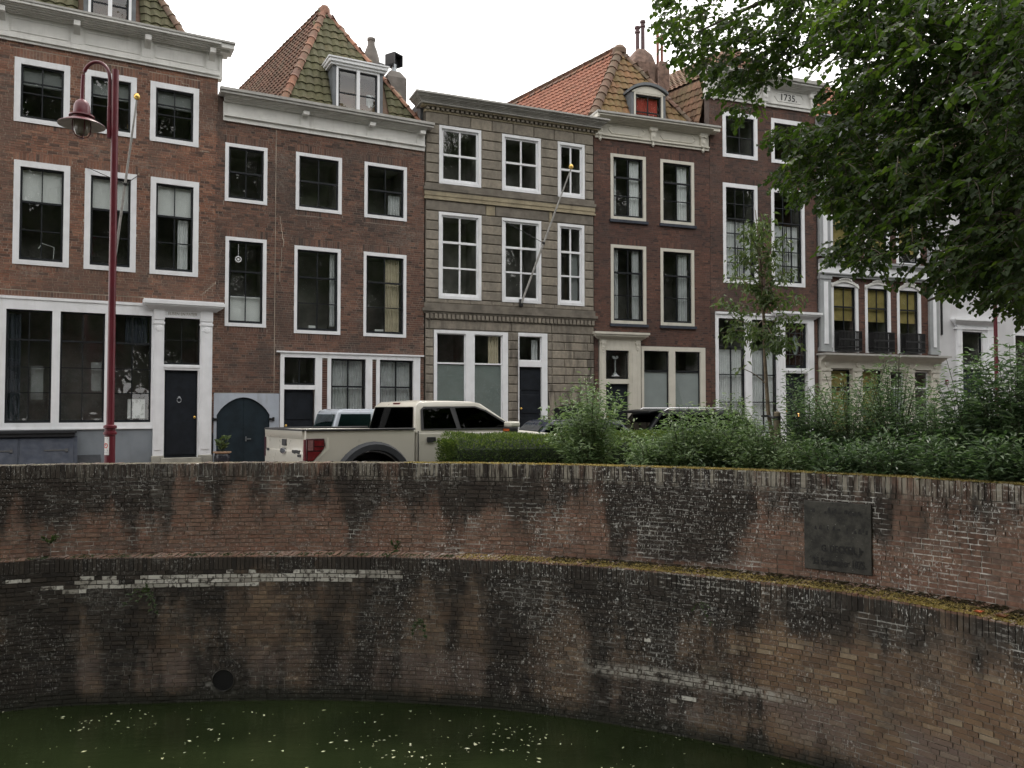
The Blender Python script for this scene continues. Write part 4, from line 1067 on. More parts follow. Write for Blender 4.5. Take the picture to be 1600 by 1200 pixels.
door(h, 1.71, 2.5, .55, 2.34, 'door_blue', [(.08, .92, .05, .45), (.08, .92, .55, .95)], knob=.08)
for a, b_ in ((2.97, 3.95), (4.35, 5.35)):
    window(h, a, b_, 1.08, 3.2, 2, (.36 + .12 * 0,), 0, 0, 0, 0, covers=[('curtain', 'lace_curtain', 0, 1, 0, 1)], name='shop_window', sw=.045, mun=.035)
steps(h, 1.65, 2.56, .55, 3)
# entablature, gutter, roof
en = MB(); stack(en, .12, Ln - .02, [(9.3, 9.42, .05), (9.42, 9.47, .1), (9.47, 9.8, .04)] + cyma(9.8, 9.93, .1, .26), ends=False); en.box(.1, .12, -.06, .1, 9.3, 9.8)
e1 = en.build('entablature', 'cornice_paint', h)
for x in (2.2, 4.05, 5.55):
    b = MB(); b.box(x - .12, x + .12, -.065, 0, 9.48, 9.79); b.build('frieze_block', 'cornice_paint', e1)
    b = MB(); b.box(x - .08, x + .08, -.24, -.05, 9.74, 9.83); b.build('bracket', 'cornice_paint', e1)
g = MB(); g.box(0, Ln + .15, -.33, .3, 9.93, 10.05); g.box(-.02, Ln + .17, -.36, -.2, 10.0, 10.07); g.build('gutter', 'gutter_grey', h)
b = MB(); b.box(-.14, Ln - .02, .02, .3, 9.3, 9.95); b.build('eaves_wall', 'brick_brown', h)
EL, ER, AP = Vector((1.66, .22, 10.1)), Vector((5.68, .22, 10.1)), Vector((3.24, 2.0, 13.78)); r2 = loc_dir(2, RIDGE_AZ) * 8
tiled(2, h, 'roof', [EL, ER, AP], 'tile_green', .235, .29, 230, lambda x, y: 1.42 < x < 2.98 and y < 1.9)
tiled(2, h, 'roof_slope', [EL + r2, EL, AP, AP + r2], 'tile_brown', .235, .27, 70)
tiled(2, h, 'roof_back', [ER, ER + r2, AP + r2, AP], 'tile_brown', .3, .4, 0)
ridge(h, EL + Vector((0, -.03, .03)), AP, 'ridge_clay', .12); ridge(h, ER + Vector((0, -.03, .03)), AP, 'ridge_clay', .1); ridge(h, AP, AP + r2, 'ridge_clay', .11)
b = MB(); b.lathe([(.17, -.12), (.16, .05), (.1, .14), (0, .17)], tuple(AP), 14); b.build('ridge_cap', 'ridge_clay', h, True)
dormer(h, 2, 3.14, 4.4, .27, 10.08, 11.46, 1.5, 'white_paint', bars=(.55,), covers=[('curtain', 'lace_curtain', .78, .98, .45, 1)], white_mull=True)
c1 = MB(); c1.lathe([(.3, -2.5), (.3, 0), (.26, .25), (.19, .5), (.12, .68), (.115, .8), (.135, .82), (.135, .9), (.0, .91)], (5.2, 3.6, 13.1), 18); c1.build('chimney', 'chimney_render', h, True)
f = MB(); f.lathe([(.105, -2), (.105, 0), (.17, .02), (.17, .06), (.13, .08), (.13, .28), (.19, .34), (.2, .4), (0, .4)], (5.02, 2.2, 12.15), 18); f.build('flue_pipe', 'zinc_pipe', h, True)
c2 = MB(); n = 10
c2.box(5.24, 5.9, 2.1, 2.7, 9.5, 12.25); c2.rings([[(5.24, 2.1, 12.25), (5.9, 2.1, 12.25), (5.9, 2.7, 12.25), (5.24, 2.7, 12.25)], [(5.4, 2.25, 12.5), (5.74, 2.25, 12.5), (5.74, 2.55, 12.5), (5.4, 2.55, 12.5)]])
ch = c2.build('chimney', 'chimney_render', h, bev=.04)
c3 = MB(); c3.lathe([(.09, 12.48), (.09, 12.75)], (5.57, 2.4, 0), 10); c3.build('chimney_pipe', 'zinc_pipe', ch)
c3 = MB(); X = Matrix.Translation((5.57, 2.4, 12.7)) @ Matrix.Rotation(.5, 4, 'Z'); c3.box(-.2, .2, -.02, .2, 0, .33, X=X); c3.box(-.2, -.17, -.2, 0, 0, .33, X=X); c3.box(.17, .2, -.2, 0, 0, .33, X=X); c3.box(-.2, .2, -.2, .2, .33, .36, X=X); c3.build('chimney_cowl', 'dark_metal', ch)
sides(h, 2, Ln, 0, 9.6, 'mortar_brown', RIDGE_AZ)

# ------------------------------------------------------------------ house 3: grey ashlar
h, Ln = house(3, 'stone_house', 'grey ashlar stone house with white sash windows and a leaning flagpole')
W0 = [(.435, 1.75, 8.42, 10.15), (2.42, 3.71, 8.42, 10.15), (4.29, 5.23, 8.42, 10.15)]
W1 = [(.43, 1.76, 5.04, 7.59), (2.42, 3.72, 5.04, 7.59), (4.28, 5.21, 5.04, 7.59)]
GW, GD = (.29, 2.61, .9, 4.12), (2.95, 3.92, 0, 4.13)
ops = W0 + W1 + [GW, GD]
X0, X1 = .03, Ln - .03
w = MB(); holes_grid(w, X0, X1, 0, 10.9, ops, 0, .14); w.face([(X0, 0, 0), (X0, 0, 10.9), (X0, .3, 10.9), (X0, .3, 0)]); w.face([(X1, 0, 10.9), (X1, 0, 0), (X1, .3, 0), (X1, .3, 10.9)])
wall = w.build('wall', 'ashlar_joint', h)
def block(a, b, c, d, pr=.03, mat='ashlar'):
    # cushioned block: pillowed face
    m = MB(); g = .0055; a += g; b -= g; c += g; d -= g; e = .022
    k = [(a, .0, c), (b, .0, c), (b, .0, d), (a, .0, d)]; f = [(a + e, -pr, c + e), (b - e, -pr, c + e), (b - e, -pr, d - e), (a + e, -pr, d - e)]
    k2 = [(p[0], .03, p[2]) for p in k]; r = tone()
    m.rings([k2, k, f], 0, r); m.build('stone', mat, wall)
def courses(z0, z1, n, prm=.03, arch=False):
    hh = (z1 - z0) / n
    for j in range(n):
        c, d = z0 + j * hh, z0 + (j + 1) * hh; cuts = sorted((o[0], o[1]) for o in ops if o[2] < (c + d) / 2 < o[3]); x = X0; free = []
        for a, b in cuts:
            if a > x + .03: free.append((x, a))
            x = max(x, b)
        free.append((x, X1))
        for a, b in free:
            W = b - a
            if W < .03: continue
            if W < .95: block(a, b, c, d, prm)
            else:
                k = max(2, round(W / .72)); e = [a + W * (q / k) for q in range(k + 1)]
                if j % 2 and k >= 2: e = [a] + [a + W * (q + .5) / k for q in range(k)] + [b]
                for p, q in zip(e, e[1:]): block(p, q, c, d, prm)
courses(8.42, 10.15, 6); courses(10.15, 10.5, 1)
courses(5.04, 7.59, 9); courses(4.9, 5.04, 1, .015)
Z3 = 4.13; hh = .257
for (a, b) in ((X0, .29), (2.61, 2.95)):
    z = .2
    while z < 4.0: block(a, b, z, min(z + .262, 4.13)); z += .262
for j in range(7):
    d = 4.13 - j * .256; c = d - .256; e = [3.92, 4.08, 4.83, X1 - .12, X1] if j % 2 == 0 else [3.92, 4.08, 4.45 + .05, 5.3, X1]
    for p, q in zip(e, e[1:]): block(p, q, c, d)
# segmental arch of voussoirs over the cellar opening at the right, flat black panel below
na = 8
for k in range(na):
    a0, a1 = 3.95 + 1.58 * k / na, 3.95 + 1.58 * (k + 1) / na; f0, f1 = (k - na / 2) / na, (k + 1 - na / 2) / na
    m = MB(); zb0, zb1 = 1.98 - .55 * f0 * f0 * 1.6, 1.98 - .55 * f1 * f1 * 1.6; t0, t1 = a0 - f0 * .12, a1 - f1 * .12
    p = [(t0 + .008, -.03, zb0), (t1 - .008, -.03, zb1), (a1 - .008, -.03, 2.335), (a0 + .008, -.03, 2.335)]
    m.prism(p, (0, .06, 0), 0, tone()); m.build('voussoir', 'ashlar', wall)
m = MB(); m.box(4.15, 5.35, -.012, .0, .2, 1.9); m.build('cellar_shade_panel', 'iron_black', h)  # black slab on the wall face, stands in for shade inside the opening
for (a, b) in ((3.92, 4.15), (5.35, X1)):
    z = .2
    while z < 1.75: block(a, b, z, min(z + .262, 1.85)); z += .262
# strings, bands
bd = MB(); stack(bd, X0, X1, [(8.2, 8.29, .07), (8.17, 8.2, .05), (8.29, 8.41, .025)], back=.02); bd.build('string_course', 'ashlar_dark', h)
bd = MB(); stack(bd, X0, X1, [(4.6, 4.66, .06)] + [(4.66, 4.74, .1), (4.74, 4.9, .04)], back=.02); bd.build('string_course', 'ashlar_dark', h)
bd = MB(); stack(bd, X0, X1, [(8.05, 8.17, .045), (7.98, 8.05, .03), (7.93, 7.98, .06)], back=.02); bd.build('string_course', 'ashlar_warm', h)
for e in ((X0, 1.9), (1.9, 2.2), (2.2, 3.98), (3.98, 4.1), (4.1, X1)): block(e[0], e[1], 7.6, 7.92, .025, 'ashlar_dark' if e[1] - e[0] > .5 else 'ashlar_warm')
for e in ((X0, .14), (.14, 2.72), (2.72, 4.06), (4.06, X1)): block(e[0], e[1], 4.14, 4.42, .025)
dn = MB(); x = X0
dt = []
while x < X1 - .06:
    b = MB(); b.box(x, x + .085, -.085, .02, 4.45, 4.585, 0, tone()); b.build('dentil', 'ashlar', wall); x += .132
bd = MB(); bd.box(X0, X1, -.03, .02, 4.42, 4.6); bd.build('dentil_band', 'ashlar_dark', h)
x = X0
while x < X1 - .06:
    b = MB(); b.box(x, x + .085, -.1, .02, 10.56, 10.64, 0, tone()); b.build('dentil', 'ashlar', wall); x += .15
cn = MB(); stack(cn, X0, X1, [(10.5, 10.56, .04), (10.64, 10.69, .14)], back=.1); cn.build('cornice_bed', 'ashlar_warm', h)
cn = MB(); stack(cn, X0, X1, [(10.69, 10.74, .2)] + cyma(10.74, 10.9, .22, .36) + [(10.9, 10.95, .4)], back=.4); cn.build('cornice', 'gutter_grey', h)
for k, (a, b, c, d) in enumerate(W0): window(h, a, b, c, d, 2, (.5,), 0, .085, .085, .085, sash='white_paint', sw=.055, mun=.05, fat=.55)
for k, (a, b, c, d) in enumerate(W1): window(h, a, b, c, d, 2, (.33, .665), 0, .085, .085, .085, sash='white_paint', sw=.055, mun=.05, fat=.6, covers=[('blind', 'grey_blind', .55, .95, .35, 1)] if k == 2 else ())
sf = MB(); sf.box(.29, .38, -.03, .12, .9, 4.12); sf.box(1.27, 1.54, -.03, .12, .9, 4.03); sf.box(2.44, 2.61, -.03, .12, .9, 4.12); sf.box(.38, 2.44, -.03, .12, 4.03, 4.12); sf.box(.38, 1.27, -.029, .12, .9, 1.0); sf.box(1.54, 2.44, -.029, .12, .9, 1.0)
sf.box(2.95, 2.98, -.03, .12, .5, 4.13); sf.box(3.73, 3.92, -.03, .12, .5, 4.13); sf.box(2.98, 3.73, -.03, .12, 4.03, 4.13); sf.box(2.98, 3.73, -.035, .12, 3.1, 3.28)
sf.build('ground_floor_frame', 'white_paint', h)
for a, b in ((.38, 1.27), (1.54, 2.44)):
    window(h, a, b, 1.0, 4.03, 1, (.285,), 0, 0, 0, 0, sash='white_paint', covers=[('film', 'frosted_film', 0, 1, .3, 1)] + ([('curtain', 'ochre_curtain', .55, .95, 0, .29)] if a > 1 else []), name='shop_window', sw=.03, fat=.8)
window(h, 2.98, 3.73, 3.28, 4.03, 1, (), 9, 0, 0, 0, name='transom', sash='white_paint', sw=.02, covers=[('curtain', 'lace_curtain', .65, .95, .1, 1)])
door(h, 2.98, 3.73, .75, 3.1, 'door_blue', [(.1, .9, .06, .34), (.1, .9, .4, .64), (.1, .9, .7, .95)], knob=.1)
steps(h, 2.9, 3.8, .75, 4)
rf = MB(); rf.box(X0, X1, .2, 8, 10.7, 10.9); rf.build('flat_roof', 'lead', h)
rf = MB(); rf.rings([[(1.6, 1.8, 10.9), (3.5, 1.8, 10.9), (3.5, 4, 10.9), (1.6, 4, 10.9)], [(2.1, 2.4, 11.75), (2.9, 2.4, 11.75), (2.9, 3.4, 11.75), (2.1, 3.4, 11.75)]]); rf.build('roof_light', 'dormer_zinc', h)
rf = MB(); rf.box(-.05, .12, .3, 1.6, 10.2, 10.95); rf.build('roof_upstand', 'dormer_zinc', h)
sides(h, 3, Ln, 0, 10.7, 'mortar_brown', RIDGE_AZ)

# ------------------------------------------------------------------ house 4: wine brick, orange roof, cream paint
def scroll(mb, x, z, y=-.05, s=1.0):
    """carved scroll bracket: curl above, leaf below, drop"""
    mb.lathe([(.0, -.12 * s), (.09 * s, -.115 * s), (.1 * s, 0)], (x - .07 * s, y, z + .1 * s), 12, 0, 'y', False); mb.lathe([(.0, -.12 * s), (.09 * s, -.115 * s), (.1 * s, 0)], (x + .07 * s, y, z + .1 * s), 12, 0, 'y', False)
    mb.box(x - .16 * s, x + .16 * s, y - .13 * s, y, z + .19 * s, z + .25 * s); mb.box(x - .1 * s, x + .1 * s, y - .08 * s, y, z - .3 * s, z + .1 * s)
    mb.lathe([(.0, -.11 * s), (.07 * s, -.09 * s), (.08 * s, 0)], (x, y, z - .15 * s), 10, 0, 'y', False); mb.lathe([(.0, z - .52 * s), (.05 * s, z - .45 * s), (.035 * s, z - .36 * s), (.07 * s, z - .3 * s)], (x, y - .03 * s, 0), 10)
h, Ln = house(4, 'brick_house', 'narrow wine-red brick house with orange tiled roof and red-curtained arched dormer')
W0 = [(.59, 1.86, 7.88, 10.0), (2.395, 3.665, 7.88, 10.0)]; W1 = [(.585, 1.855, 4.54, 7.07), (2.38, 3.645, 4.54, 7.07)]
ops = W0 + W1 + [(.14, 1.66, 0, 4.24), (1.66, 4.04, 0, 3.84)]
brick_wall(4, h, 0, Ln - .01, .3, 10.6, ops, 'brick_wine', 'mortar_dark', 0, [(a - .03, b + .03, d + .005, d + .2) for a, b, c, d in W0 + W1])
cvs = [[('curtain', 'net_curtain', .02, .14, 0, 1), ('curtain', 'net_curtain', .62, .97, 0, 1)], [('curtain', 'net_curtain', .58, .96, 0, 1)], [('curtain', 'lace_curtain', 0, .2, 0, 1), ('curtain', 'lace_curtain', .7, .95, 0, 1)], [('curtain', 'lace_curtain', .62, .97, 0, 1)]]
for k, (a, b, c, d) in enumerate(W0 + W1):
    w = window(h, a, b, c, d, 2, (.335, .665), 0, .1, .1, .1, frame='cream_paint', covers=cvs[k], fat=.6)
    s = MB(); s.box(a - .04, b + .06, -.07, .02, c - .09, c - .003); s.build('sill', 'slate_blue', w)
ds = MB()
for a, b in ((.17, .38), (1.2, 1.62)): ds.box(a, b, -.06, .1, .9, 3.95); ds.box(a + .05, b - .05, -.075, -.06, 1.1, 3.7)
ds.box(1.3, 1.34, -.09, .1, .9, 3.6); ds.box(1.47, 1.5, -.09, .1, .9, 3.6)
ds.box(.17, 1.62, -.05, .1, 3.78, 4.12); ds.box(.38, 1.2, -.07, .1, 3.68, 3.78); stack(ds, .17, 1.62, cyma(4.02, 4.12, .06, .16) + [(4.12, 4.18, .2), (4.18, 4.25, .24)]); ds.box(.38, 1.2, -.05, .1, 2.62, 2.77)
scroll(ds, .28, 3.86, -.05, .55); scroll(ds, 1.5, 3.86, -.05, .55)
ds.build('door_surround', 'cream_paint', h)
t = window(h, .38, 1.2, 2.77, 3.68, 1, (), 9, 0, 0, 0, name='transom', sw=.03)
m = MB(); m.lathe([(.0, 0), (.14, .0), (.15, .02), (.09, .05), (.05, .1), (.022, .14), (.02, .55), (.05, .57), (.02, .6), (.0, .62)], (.79, .12, 2.85), 14)
for s in (-1, 1): m.lathe([(0, -.02), (.05, -.015), (.05, .015), (0, .02)], (.79 + s * .06, .12, 3.47), 12, 0, 'y')
m.build('glass_ornament', 'etched_white', t)
door(h, .38, 1.2, .7, 2.62, 'door_blue', [(.1, .9, .06, .5), (.1, .9, .58, .95)], knob=.1)
steps(h, .3, 1.3, .7, 4)
sf = MB(); sf.box(1.66, 1.75, -.03, .12, .9, 3.84); sf.box(2.67, 2.9, -.03, .12, .9, 3.7); sf.box(3.85, 4.04, -.03, .12, .9, 3.84); sf.box(1.75, 3.85, -.03, .12, 3.7, 3.84); sf.box(1.75, 2.67, -.029, .12, .9, 1.0); sf.box(2.9, 3.85, -.029, .12, .9, 1.0); sf.build('shopfront', 'cream_paint', h)
for a, b in ((1.75, 2.67), (2.9, 3.85)): window(h, a, b, 1.0, 3.7, 1, (.235,), 0, 0, 0, 0, covers=[('film', 'frosted_film', 0, 1, .25, 1)], name='shop_window', sw=.035, fat=.7)
en = MB(); stack(en, .04, Ln - .06, [(10.44, 10.52, .06), (10.52, 10.56, .1), (10.56, 10.95, .04)] + cyma(10.95, 11.08, .1, .3) + [(11.08, 11.14, .36)], ends=False); en.box(-.02, .04, -.36, .15, 11.0, 11.14); en.box(Ln - .06, Ln + .18, -.36, .15, 11.02, 11.14)
e1 = en.build('entablature', 'cream_paint', h)
for x in (.2, 2.1, 3.98): b = MB(); scroll(b, x, 10.82, -.04, .95); b.build('scroll_bracket', 'cream_paint', e1)
for a, b_ in ((.5, 1.82), (2.38, 3.7)):
    b = MB(); P = [(a + .12, 10.63), (b_ - .12, 10.63), (b_, 10.76), (b_ - .12, 10.9), (a + .12, 10.9), (a, 10.76)]
    for p, q in zip(P, P[1:] + P[:1]): b.tube([(p[0], -.045, p[1]), (q[0], -.045, q[1])], .016, 6)
    b.build('frieze_panel', 'cream_paint', e1)
g = MB(); g.box(-.04, Ln + .2, -.4, .3, 11.14, 11.2); g.build('gutter', 'gutter_grey', h)
EL, ER, AP = Vector((.1, .28, 11.2)), Vector((3.95, .28, 11.2)), Vector((1.88, 1.85, 14.25)); r4 = loc_dir(4, RIDGE_AZ) * 8
tiled(4, h, 'roof', [EL, ER, AP], 'tile_ochre', .24, .3, 120, lambda x, y: 1.42 < x < 2.85 and y < 1.4)
tiled(4, h, 'roof_slope', [EL + r4, EL, AP, AP + r4], 'tile_orange', .22, .26, 0)
tiled(4, h, 'roof_back', [ER, ER + r4, AP + r4, AP], 'tile_brown', .3, .4, 0)
ridge(h, EL + Vector((0, -.03, .02)), AP, 'ridge_brown', .17, .38); ridge(h, ER + Vector((0, -.03, .02)), AP, 'ridge_brown', .13); ridge(h, AP, AP + r4, 'ridge_clay', .12)
b = MB(); b.lathe([(.24, -.1), (.24, .08), (.14, .2), (0, .22)], tuple(AP), 14); b.build('ridge_cap', 'ridge_brown', h, True)
dormer(h, 4, 1.62, 2.7, .33, 11.16, 12.26, 1.4, 'cream_paint', 'black_paint', 'dormer_zinc', 2, (.62,), [('curtain', 'red_curtain', .02, .98, 0, 1)], arch=.24)
cc = MB(); cc.box(2.75, 3.65, 2.4, 3.2, 10.5, 14.3); cc.rings([[(2.75, 2.4, 14.3), (3.65, 2.4, 14.3), (3.65, 3.2, 14.3), (2.75, 3.2, 14.3)], [(2.86, 2.5, 14.65), (3.56, 2.5, 14.65), (3.56, 3.1, 14.65), (2.86, 3.1, 14.65)], [(3.05, 2.65, 14.9), (3.36, 2.65, 14.9), (3.36, 2.95, 14.9), (3.05, 2.95, 14.9)]])
ch = cc.build('chimney', 'chimney_brick', h, bev=.06)
for x, zt in ((3.1, 15.75), (3.32, 16.0)):
    p = MB(); p.lathe([(.075, 14.6), (.07, zt - .25), (.1, zt - .24), (.1, zt - .18), (.075, zt - .16), (.08, zt - .1), (.11, zt - .07), (.1, zt), (0, zt + .03)], (x, 2.8, 0), 12); p.build('chimney_pot', 'oxblood_metal', ch, True)
cc = MB(); cc.box(3.66, 4.15, 2.3, 2.9, 10.5, 14.15); cc.prism([(3.66, 2.3, 14.15), (4.15, 2.3, 14.15), (4.05, 2.3, 14.4), (3.75, 2.3, 14.4)], (0, .6, 0)); ch = cc.build('chimney', 'chimney_brick', h, bev=.04)
for x, zt in ((3.76, 15.5), (3.93, 15.45)):
    p = MB(); p.lathe([(.05, 14.3), (.05, zt), (0, zt)], (x, 2.5, 0), 10); p.build('chimney_pot', 'terracotta', ch)
sides(h, 4, Ln, 0, 11.1, 'mortar_dark', RIDGE_AZ)

# ------------------------------------------------------------------ house 5: the 1735 house
h, Ln = house(5, 'brick_house', 'tall dark brick house with the date 1735 on its white cornice')
W0 = [(.51, 1.915, 10.33, 11.89), (2.485, 3.9, 10.33, 11.89)]; W1 = [(.5, 1.89, 6.06, 9.45), (2.455, 3.855, 6.06, 9.45)]
ops = W0 + W1 + [(.16, 2.66, 0, 5.08), (2.64, 4.18, 0, 5.2)]
brick_wall(5, h, 0, Ln - .01, .3, 12.4, ops, 'brick_dusk', 'mortar_dark', 0, [(a - .03, b + .03, d + .005, d + .2) for a, b, c, d in W0 + W1])
window(h, *W0[0], 2, (.54,), 9, .13, .15, .12, covers=[('drape', 'lace_curtain', 0, .12, .3, 1, .1)], mun=.03)
window(h, *W0[1], 2, (.54,), 9, .13, .15, .12, covers=[('drape', 'lace_curtain', .6, 1, 0, 1, .9)], mun=.03)
for k in (0, 1): window(h, *W1[k], 3, (.165, .335, .5, .665, .83), 1, .12, .14, .13, covers=[('drape', 'dark_drape', .35, .72, .36, 1, .5), ('curtain', 'net_curtain', 0, .98, .36, 1)], mun=.03)
sf = MB(); sf.box(.16, .28, -.03, .12, .9, 5.0); sf.box(1.33, 1.6, -.03, .12, .9, 4.86); sf.box(2.62, 2.66, -.03, .12, .9, 4.86); sf.box(.28, 2.66, -.03, .12, 4.86, 5.0); sf.box(.16, 2.66, -.07, .12, 5.0, 5.07); sf.box(.28, 1.33, -.029, .12, .9, 1.0); sf.box(1.6, 2.62, -.029, .12, .9, 1.0); sf.build('shopfront', 'white_paint', h)
for a, b in ((.28, 1.33), (1.6, 2.62)): window(h, a, b, 1.0, 4.86, 2, (.245, .49, .735), 0, 0, 0, 0, covers=[('curtain', 'net_curtain', 0, 1, .265, 1)], name='shop_window', sw=.035, mun=.035)
ds = MB()
for a, b in ((2.66, 2.95), (3.89, 4.17)): ds.box(a, b, -.06, .12, .6, 4.85); ds.box(a + .06, b - .06, -.075, -.06, .8, 4.6)
ds.box(2.66, 4.17, -.05, .12, 4.8, 4.98); stack(ds, 2.66, 4.17, cyma(4.94, 5.04, .06, .16) + [(5.04, 5.09, .2), (5.09, 5.17, .24)]); ds.box(2.95, 3.89, -.05, .12, 3.06, 3.23); ds.box(2.95, 3.89, -.07, .12, 3.12, 3.17)
ds.build('door_surround', 'white_paint', h)
t = window(h, 2.95, 3.89, 3.23, 4.8, 1, (), 9, 0, 0, 0, name='transom', sw=.07)
m = MB(); cx, cz = 3.45, 4.05
m.tube([(cx + .14 * math.cos(k * PI / 10), .05, cz + .36 * math.sin(k * PI / 10)) for k in range(21)], .012, 6)
for q in (((3.02, 3.7), (3.82, 3.7)), ((3.02, 4.45), (3.82, 4.45)), ((3.2, 3.35), (3.2, 4.72)), ((3.68, 3.35), (3.68, 4.72)), ((cx, 3.35), (cx, 3.69)), ((cx, 4.41), (cx, 4.72)), ((3.02, 4.05), (3.31, 4.05)), ((3.59, 4.05), (3.82, 4.05))): m.tube([(q[0][0], .05, q[0][1]), (q[1][0], .05, q[1][1])], .012, 6)
m.build('lead_came', 'lead_came', t)
m = MB(); m.prism([(cx + .13 * math.cos(k * PI / 10), .07, cz + .35 * math.sin(k * PI / 10)) for k in range(20)], (0, .004, 0)); m.build('medallion', 'frosted_film', t)
dd = door(h, 2.95, 3.84, .6, 3.06, 'door_blue', [(.1, .9, .06, .4), (.1, .45, .46, .95), (.55, .9, .46, .95)], knob=.1, y=.1)
m = MB(); m.box(3.28, 3.42, -.05, .09, 1.62, 1.66); m.lathe([(.05, 1.5), (.07, 1.68), (.02, 1.76)], (3.42, -.02, 0), 10); m.build('door_lantern', 'iron_black', dd)
m = MB(); m.lathe([(.0, 1.55), (.055, 1.58), (.06, 1.66), (0, 1.68)], (3.42, -.07, 0), 10); m.build('lantern_glass', 'lit_bulb', dd)
steps(h, 2.85, 3.95, .6, 3)
en = MB(); stack(en, 0, Ln + .04, [(12.26, 12.36, .06), (12.36, 12.41, .1), (12.41, 12.9, .04)] + cyma(12.9, 13.05, .1, .3) + [(13.05, 13.12, .36)], ends=False); en.box(-.14, 0, -.08, .15, 12.26, 12.9); en.box(-.2, 0, -.36, .15, 12.98, 13.12)
e1 = en.build('entablature', 'cornice_paint', h)
for x in (.14, 2.2, 4.2): b = MB(); scroll(b, x, 12.72, -.04, 1.05); b.build('scroll_bracket', 'cornice_paint', e1)
for a, b_ in ((.55, 1.85), (2.6, 3.85)):
    b = MB(); P = [(a + .14, 12.5), (b_ - .14, 12.5), (b_, 12.66), (b_ - .14, 12.83), (a + .14, 12.83), (a, 12.66)]
    for p, q in zip(P, P[1:] + P[:1]): b.tube([(p[0], -.045, p[1]), (q[0], -.045, q[1])], .014, 6)
    b.build('frieze_panel', 'cornice_paint', e1)
put_text('1735.', .33, 3.2, -.045, 12.55, e1, 'letter_black', depth=.004, squeeze=1.0)
g = MB(); g.box(-.24, Ln + .24, -.42, .3, 13.12, 13.24); g.build('gutter', 'gutter_grey', h)
EL, ER, AP = Vector((.25, .4, 13.2)), Vector((3.9, .4, 13.2)), Vector((2.0, 1.6, 14.9)); r5 = loc_dir(5, RIDGE_AZ) * 8
tiled(5, h, 'roof', [EL, ER, AP], 'tile_brown', .26, .32, 0)
low = EL + Vector((-.62, 0, -2.2))
tiled(5, h, 'roof_slope', [EL + r5, EL, AP, AP + r5], 'tile_striped', .22, .27, 0)
tiled(5, h, 'roof_slope', [low + r5, low, EL, EL + r5], 'tile_striped', .22, .27, 60)
ridge(h, EL, AP, 'ridge_brown', .12); ridge(h, ER, AP, 'ridge_brown', .12)
sides(h, 5, Ln, 0, 13.1, 'brick_dusk', RIDGE_AZ, gap=.34)

# ------------------------------------------------------------------ house 6: shop with ochre blinds and grey pilasters
h, Ln = house(6, 'shop_house', 'ornate shop house with grey pilasters, ochre blinds and small black balconies')
def arched(xs, z0, z1): return [(a, b, z0, z1) for a, b in xs]
XS = [(.58, 1.8), (2.1, 3.28), (3.58, 4.72)]
ops = arched(XS, 3.84, 6.3) + arched(XS, 7.16, 9.0) + arched(XS, 9.7, 11.3) + [(0, 5.56, 0, 3.8)]
brick_wall(6, h, .05, Ln - .02, 3.8, 11.7, ops, 'brick_wine', 'mortar_dark', 0)
for zi, (z0, z1) in enumerate(((3.84, 6.3), (7.16, 9.0), (9.7, 11.3))):
    for k, (a, b) in enumerate(XS):
        w = window(h, a, b, z0, z1, 1 if zi else 2, (.31,), 0, .12, .12, .04, covers=[('blind', 'ochre_blind', 0, 1, 0, .52 if zi == 0 else .8)], fat=.55, colsx=None)
        if zi: continue
        m = MB(); n = 8
        for j in range(n):
            f0, f1 = j / n, (j + 1) / n; xa, xb = a + (b - a) * f0, a + (b - a) * f1; za, zb = z1 - .17 + .2 * (1 - (2 * f0 - 1) ** 2), z1 - .17 + .2 * (1 - (2 * f1 - 1) ** 2)
            m.prism([(xa, -.06, za), (xb, -.06, zb), (xb, -.06, zb + .1), (xa, -.06, za + .1)], (0, .05, 0))
        for j in range(7): m.lathe([(0, -.05), (.035, -.04), (.04, 0)], ((a + b) / 2 + (j - 3) * .08, -.05, z1 + .16 - .006 * (j - 3) ** 2), 8, 0, 'y', False)
        m.build('arched_hood', 'cornice_paint', w)
        # balcony rail of iron, three sides
        q = MB(); xa, xb, yb = a + .13, b - .1, -.28
        q.box(xa, xb, yb, .0, 3.86, 3.9)
        for z in (4.0, 4.55): q.box(xa, xb, yb, yb + .03, z, z + .03); q.box(xa, xa + .03, yb, 0, z, z + .03); q.box(xb - .03, xb, yb, 0, z, z + .03)
        nb = 16
        for j in range(nb + 1):
            x = xa + (xb - xa) * j / nb; q.box(x - .012, x + .012, yb + .005, yb + .025, 3.9, 4.57)
            if j < nb: q.lathe([(.0, -.012), (.034, -.01), (.034, .01), (0, .012)], (x + (xb - xa) / nb / 2, yb + .015, 4.27), 8, 0, 'y')
        for s in (xa, xb - .02):
            for j in range(4): q.box(s, s + .02, yb + .06 * j + .02, yb + .06 * j + .04, 3.9, 4.57)
        q.build('balcony_rail', 'iron_black', w)
pi = MB()
for (z0, z1) in ((3.84, 6.5), (7.2, 9.1), (9.6, 11.5)):
    for a, b in ((.05, .52), (5.06, 5.5)):
        pi = MB(); pi.box(a, b, -.1, .05, z0, z1); pi.box(a - .03, b + .03, -.13, .05, z0, z0 + .14); pi.box(a - .03, b + .03, -.13, .05, z1 - .1, z1)
        po = pi.build('pilaster', 'grey_paint', h)
        if z1 < 9.5: pi = MB(); pi.box(a + .15, b - .15, -.125, -.1, z0 + .27, z1 - .2); pi.build('pilaster_panel', 'white_paint', po)
for q in ([(6.5, 6.58, .12), (6.58, 6.62, .17)], [(6.95, 7.02, .16), (7.02, 7.1, .2)]): st = MB(); stack(st, .05, Ln - .05, q, ends=False); st.build('string_course', 'grey_paint', h)
st = MB(); stack(st, .05, Ln - .05, [(6.62, 6.95, .09)], ends=False); st.build('frieze_band', 'white_paint', h)
